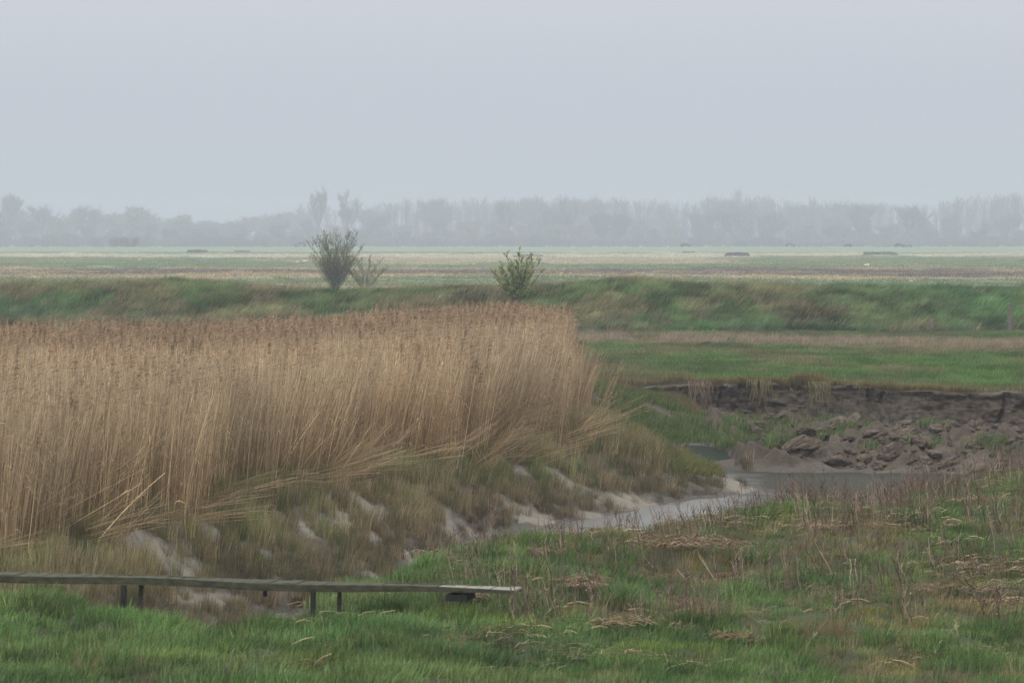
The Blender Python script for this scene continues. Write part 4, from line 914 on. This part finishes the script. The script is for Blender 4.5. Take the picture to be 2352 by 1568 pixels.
def bird(px, py, wpx, label, flip=1, up=False):
    x, y, z = hit(px, py); s = wpx / F * y; mb = MB(); k = 8
    spine = [(-.52, .30, .02), (-.42, .30, .07), (-.2, .27, .15), (.05, .25, .18), (.25, .28, .14), (.36, .38, .07), (.40, .52, .045), (.41, .68, .04), (.45, .76, .055), (.54, .74, .03), (.62, .71, .008)]
    if not up: spine = spine[:6] + [(.43, .42, .05), (.5, .38, .05), (.56, .33, .045), (.62, .28, .02)]
    vs = []
    for (a, b, r) in spine:
        for j in range(k):
            q = 2 * math.pi * j / k; vs.append((a * s * flip, math.cos(q) * r * s * .9, (b + math.sin(q) * r) * s))
    n = len(spine); mb.add(vs, [(i * k + j, i * k + (j + 1) % k, (i + 1) * k + (j + 1) % k, (i + 1) * k + j) for i in range(n - 1) for j in range(k)] + [tuple(range(k)), tuple(range((n - 1) * k, n * k))])
    for dy in (-.06, .06): mb.tube([Vector((0, dy * s, .15 * s)), Vector((.01 * s, dy * s, -.02 * s))], .02 * s, .015 * s, .5)
    o = mb.build('white_bird', M['bird'], smooth=True); o.location = (x, y, z); tagp(o, label, 'bird', 'white birds feeding on the marsh')
bird(700, 602, 11, 'white bird with raised neck left of the tallest shrub', -1, True); bird(683, 604, 9, 'white bird lying low beside the one with raised neck'); bird(321, 599, 9, 'leftmost white bird in the far field')
bird(1088, 609, 8, 'white bird alone between the two shrubs'); bird(1910, 611, 7, 'tiny white bird in the field at right'); bird(1991, 612, 13, 'larger white bird with head down in the field at right'); bird(2092, 648, 8, 'nearest white bird just beyond the bank at right', -1, True)

# ------------------------------------------------------------------ far tree line
M['twig'] = plant_mat('far_twigs', (.145, .105, .11), (.20, .148, .15), (.11, .085, .085), tinted=False, dryfrac=.3, trans=.1)
M['twigdark'] = plant_mat('far_dark_twigs', (.09, .075, .065), (.13, .105, .09), (.07, .06, .05), tinted=False, dryfrac=.3, trans=0)
M['leafyellow'] = plant_mat('spring_leaves', (.17, .18, .09), (.24, .245, .125), (.21, .18, .12), tinted=False, dryfrac=.3, trans=.35)
M['leafbud'] = plant_mat('budding_leaves', (.15, .135, .09), (.20, .18, .12), (.15, .12, .105), tinted=False, dryfrac=.4, trans=.3)
M['leafdeep'] = plant_mat('evergreen_leaves', (.035, .06, .045), (.07, .10, .065), (.05, .07, .05), tinted=False, dryfrac=.3, trans=.1)
def tree_proto(kind, seed):
    random.seed(seed); tr = MB(); cr_ = MB(); lf = MB(); H = 1.0 * 20
    def twig(b, d, l_, wd=.09): 
        s = d.orthogonal().normalized(); e_ = b + d * l_ + Vector((vrand(-.1, .1), vrand(-.1, .1), vrand(0, .15))) * l_
        cr_.add([b - s * wd / 2, b + s * wd / 2, e_], [(0, 1, 2)], (random.random(), random.random(), random.random()))
    def leaf(c, z):
        a = Vector((vrand(-1, 1), vrand(-1, 1), vrand(-1, 1))).normalized(); s = a.orthogonal().normalized()
        lf.add([c - a * z, c + s * z * .7, c + a * z, c - s * z * .7], [(0, 1, 2, 3)], (random.random(), random.random(), random.random()))
    def grow(p0, d, l_, r, dep, up, spread, twn, lfn):
        p = p0; pts = [p0]
        for i in range(3):
            d = (d + Vector((vrand(-.12, .12), vrand(-.12, .12), up))).normalized(); p = p + d * l_ / 3; pts.append(p)
        tr.tube(pts, r, r * .6, .5, k=5 if dep > 2 else 3)
        if dep <= 1:
            for q in range(twn):
                b = pts[0].lerp(pts[-1], vrand(.1, 1)); a = vrand(0, 6.283); twig(b, (d + Vector((math.cos(a), math.sin(a), vrand(-.2, .8))) * spread * .9).normalized(), vrand(.8, 2.0))
            for q in range(lfn): leaf(pts[0].lerp(pts[-1], vrand(.1, 1.1)) + Vector((vrand(-1, 1), vrand(-1, 1), vrand(-.8, .8))), vrand(.15, .32))
        if dep > 0:
            for j in range(4 if dep < 3 else 5):
                a = vrand(0, 6.283); t = vrand(.3, 1)
                grow(pts[0].lerp(pts[-1], t), (d + Vector((math.cos(a), math.sin(a), vrand(0, .5))) * spread).normalized(), l_ * vrand(.5, .75), r * .5, dep - 1, up, spread, twn, lfn)
    if kind == 'poplar':
        tr.tube([Vector((0, 0, -.5)), Vector((.1, 0, 8)), Vector((0, .1, 15)), Vector((.1, 0, 19))], .5, .1, .5, k=6)
        for i in range(60):
            z0 = vrand(1.2, 17); a = vrand(0, 6.283); l_ = vrand(3.5, 6.5) * (1 - .35 * abs(z0 - 9) / 8); l_ = min(l_, 21.0 - z0)
            d = Vector((math.cos(a) * .30, math.sin(a) * .30, 1)); b = Vector((0, 0, z0)); pts = [b, b + Vector((math.cos(a), math.sin(a), .9)) * l_ * .22, b + Vector((math.cos(a) * .36, math.sin(a) * .36, .9)) * l_]
            tr.tube(pts, .07, .02, .5)
            for q in range(30):
                c = pts[0].lerp(pts[-1], vrand(.15, 1)); twig(c, (d + Vector((vrand(-.5, .5), vrand(-.5, .5), vrand(0, .5)))).normalized(), vrand(.8, 2.0), .07)
    elif kind == 'spreading': grow(Vector((0, 0, -.5)), Vector((0, 0, 1)), 5.2, .42, 4, .06, .60, 7, 0)
    elif kind == 'budding': grow(Vector((0, 0, -.5)), Vector((0, 0, 1)), 5, .4, 4, .03, .66, 3, 6)
    elif kind == 'leafy': grow(Vector((0, 0, -.5)), Vector((0, 0, 1)), 4.2, .35, 4, .05, .62, 2, 12)
    elif kind == 'evergreen': grow(Vector((0, 0, -.5)), Vector((0, 0, 1)), 6.5, .35, 4, .05, .58, 1, 14)
    elif kind == 'mistletoe':
        grow(Vector((0, 0, -.5)), Vector((0, 0, 1)), 9.5, .42, 4, .12, .42, 3, 0)
        for q in range(7):
            c = Vector((vrand(-3, 3), vrand(-2, 2), vrand(10, 18)))
            for _ in range(60): leaf(c + Vector((random.gauss(0, .3), random.gauss(0, .3), random.gauss(0, .3))), .16)
    elif kind == 'scrub':
        for i in range(9): grow(Vector((vrand(-3, 3), vrand(-1, 1), -.2)), Vector((vrand(-.5, .5), vrand(-.3, .3), 1)), 1.8, .1, 2, .02, .7, 4, 8)
    pts = [v[2] for v in (tr.v + cr_.v + lf.v)]; H = np.percentile(np.array(pts), 99.5)
    root = bpy.data.objects.new({'poplar': 'poplar_tree', 'spreading': 'bare_tree', 'budding': 'budding_tree', 'leafy': 'leafy_tree', 'evergreen': 'evergreen_tree', 'mistletoe': 'mistletoe_tree', 'scrub': 'scrub_bush'}[kind], None)
    md = bpy.data.meshes
    parts = [tr.build('trunk', M['twigdark'], linkit=False)]
    if cr_.v: parts.append(cr_.build('twigs', M['twigdark' if kind == 'mistletoe' else 'twig'], linkit=False))
    if lf.v: parts.append(lf.build('crown' if kind != 'mistletoe' else 'mistletoe', M[{'budding': 'leafbud', 'leafy': 'leafyellow', 'evergreen': 'leafdeep', 'mistletoe': 'leafdeep', 'scrub': 'leafbud'}[kind]], linkit=False))
    return root, parts, H
PR = {k: [tree_proto(k, s) for s in ss] for k, ss in {'poplar': (1, 2, 3, 4), 'spreading': (5, 6, 7), 'budding': (8, 9), 'leafy': (10, 11), 'evergreen': (12,), 'mistletoe': (13, 14), 'scrub': (15, 16)}.items()}
random.seed(99)
CATS = {'poplar': 'tree', 'spreading': 'tree', 'budding': 'tree', 'leafy': 'tree', 'evergreen': 'tree', 'mistletoe': 'tree', 'scrub': 'bush'}
def tree(kind, px, Y, toppy, label, wide=1.0, group='trees of the hazy far tree line'):
    root, parts, H = random.choice(PR[kind]); x = at(px, Y); z = float(ter(x, Y)[0])
    h = EYE + (HY - toppy) / F * Y - z; s = h / H
    r = root.copy(); sc.collection.objects.link(r); r.location = (x, Y, z); r.rotation_euler = (0, 0, vrand(0, 6.28)); r.scale = (s * wide, s * wide, s)
    tagp(r, label, CATS[kind], group)
    for p_ in parts: c = p_.copy(); sc.collection.objects.link(c); c.parent = r
TPX = [-250, -40, 20, 40, 100, 140, 200, 250, 310, 350, 420, 500, 560, 640, 690, 730, 770, 790, 840, 900, 1000, 1100, 1200, 1300, 1400, 1500, 1600, 1700, 1790, 1820, 1850, 1880, 1950, 2000, 2080, 2150, 2200, 2330, 2600]
TPY = [470, 455, 452, 478, 470, 488, 470, 484, 480, 496, 498, 500, 494, 494, 468, 470, 470, 455, 468, 458, 456, 453, 453, 452, 453, 455, 451, 446, 446, 466, 458, 452, 464, 462, 470, 462, 452, 442, 450]
tl = lambda x: float(np.interp(x, TPX, TPY))
px = 655.0                                  # tall poplars, two deep rows
while px < 2480:
    tree('poplar', px, vrand(2680, 2950), tl(px) + random.gauss(3, 5), 'tall bare poplar in the back row of the hazy tree line', 1.35); px += vrand(15, 23)
px = 850.0
while px < 2480:
    tree(random.choice(('poplar', 'poplar', 'spreading')), px, vrand(2450, 2600), tl(px) + abs(random.gauss(12, 9)), 'bare upright tree in the middle row of the hazy tree line', 1.5); px += vrand(20, 32)
px = -130.0
while px < 700:
    tree(random.choice(('spreading', 'budding', 'spreading')), px, vrand(2550, 2750), max(tl(px), 478) + abs(random.gauss(6, 6)), 'round bare tree in the hazy wood at left', 1.4); px += vrand(22, 34)
for (px_, ty_, k_, lb) in ((98, 466, 'spreading', 'tall round bare tree in the hazy wood near the left edge'), (200, 466, 'spreading', 'tallest round bare tree in the hazy wood at left'), (315, 478, 'leafy', 'pale green rounded tree in the hazy wood at left'), (416, 497, 'leafy', 'small yellow-green tree standing forward at left of the field'),
                      (20, 448, 'spreading', 'tall tree cut by the left edge of the photo')):
    tree(k_, px_, 2380, ty_, lb, 1.0)
px = -130.0
while px < 2480:                            # lower front row
    k_ = random.choice(('budding', 'spreading', 'leafy', 'budding')); tree(k_, px, vrand(2250, 2400), max(tl(px) + 18, random.gauss(508, 9)), {'budding': 'budding olive tree in the front row of the hazy tree line', 'spreading': 'low bare spreading tree in the front row of the hazy tree line', 'leafy': 'pale leafing tree in the front row of the hazy tree line'}[k_], 1.25); px += vrand(55, 85)
for (px_, ty_, k_, lb) in ((731, 432, 'mistletoe', 'thin lone tall tree with mistletoe clumps above the tallest shrub'), (793, 439, 'mistletoe', 'tall tree with mistletoe right of the thin lone one'), (1295, 450, 'mistletoe', 'mistletoe tree behind the leafy bush, centre of the tree line'), (1160, 455, 'mistletoe', 'mistletoe tree left of centre in the tree line'),
                      (1600, 482, 'budding', 'broad oak-like tree with dark limbs right of centre'), (1380, 490, 'evergreen', 'left dark blue-green evergreen mass in the tree line'), (1425, 494, 'evergreen', 'right dark blue-green evergreen mass in the tree line'), (1680, 490, 'evergreen', 'evergreen behind the yellow willows'), (1705, 492, 'leafy', 'left yellow-green willow in the tree line'),
                      (1775, 490, 'leafy', 'right yellow-green willow in the tree line'), (1540, 515, 'leafy', 'low rounded olive bush-like tree in front of the wood'), (1975, 475, 'spreading', 'bare tree with straight dark trunk in the right tree line'), (2095, 468, 'spreading', 'crooked bare tree in the right tree line'), (1270, 480, 'spreading', 'dark-trunked bare tree left of the central evergreens'), (1240, 500, 'leafy', 'pale green tree left of the central evergreens')):
    tree(k_, px_, 2230, ty_, lb, .85 if px_ in (731,) else 1.2)
px = -130.0
while px < 2480:
    k_ = random.choice(('budding', 'leafy', 'budding')); tree(k_, px, vrand(2150, 2260), random.gauss(527, 6), {'budding': 'low grey understorey tree filling the foot of the hazy wood', 'leafy': 'low pale green understorey tree at the foot of the hazy wood'}[k_], 1.25); px += vrand(38, 58)
px = -130.0
while px < 2480: tree('scrub', px, vrand(2100, 2200), random.gauss(546, 5), 'low dark scrub along the foot of the tree line', 1.5, 'scrub along the foot of the wood'); px += vrand(11, 20)
px = -130.0
while px < 2480: tree('scrub', px, vrand(2750, 2850), random.gauss(532, 4), 'scrub deep in the hazy wood behind the trunks', 1.5, 'scrub along the foot of the wood'); px += vrand(22, 34)
for (px_, ty_, Y_, lb) in ((282, 541, 1600, 'dark rounded bush standing forward at left behind the dyke'), (226, 548, 2000, 'squat bush left of the forward rounded bush'), (105, 545, 2050, 'wide dark bush near the left edge'), (333, 549, 2000, 'squat bush right of the forward rounded bush'), (572, 551, 2000, 'low dark bush left of the grey car')):
    tree('scrub', px_, Y_, ty_, lb, .9, 'forward bushes at the left of the field')

# ------------------------------------------------------------------ haze: one even box of air round everything
HZ = 0.00054
mb = MB(); mb.box(-3600, 3600, -80, 3500, -3.0, 36)
m, N, L = mat('haze'); o = N.new('ShaderNodeOutputMaterial'); v = N.new('ShaderNodeVolumePrincipled')
v.inputs['Color'].default_value = (.74, .79, .865, 1); v.inputs['Density'].default_value = HZ; v.inputs['Anisotropy'].default_value = .35
L.new(v.outputs[0], o.inputs['Volume'])
hz = mb.build('haze', m); tagp(hz, kind='stuff')
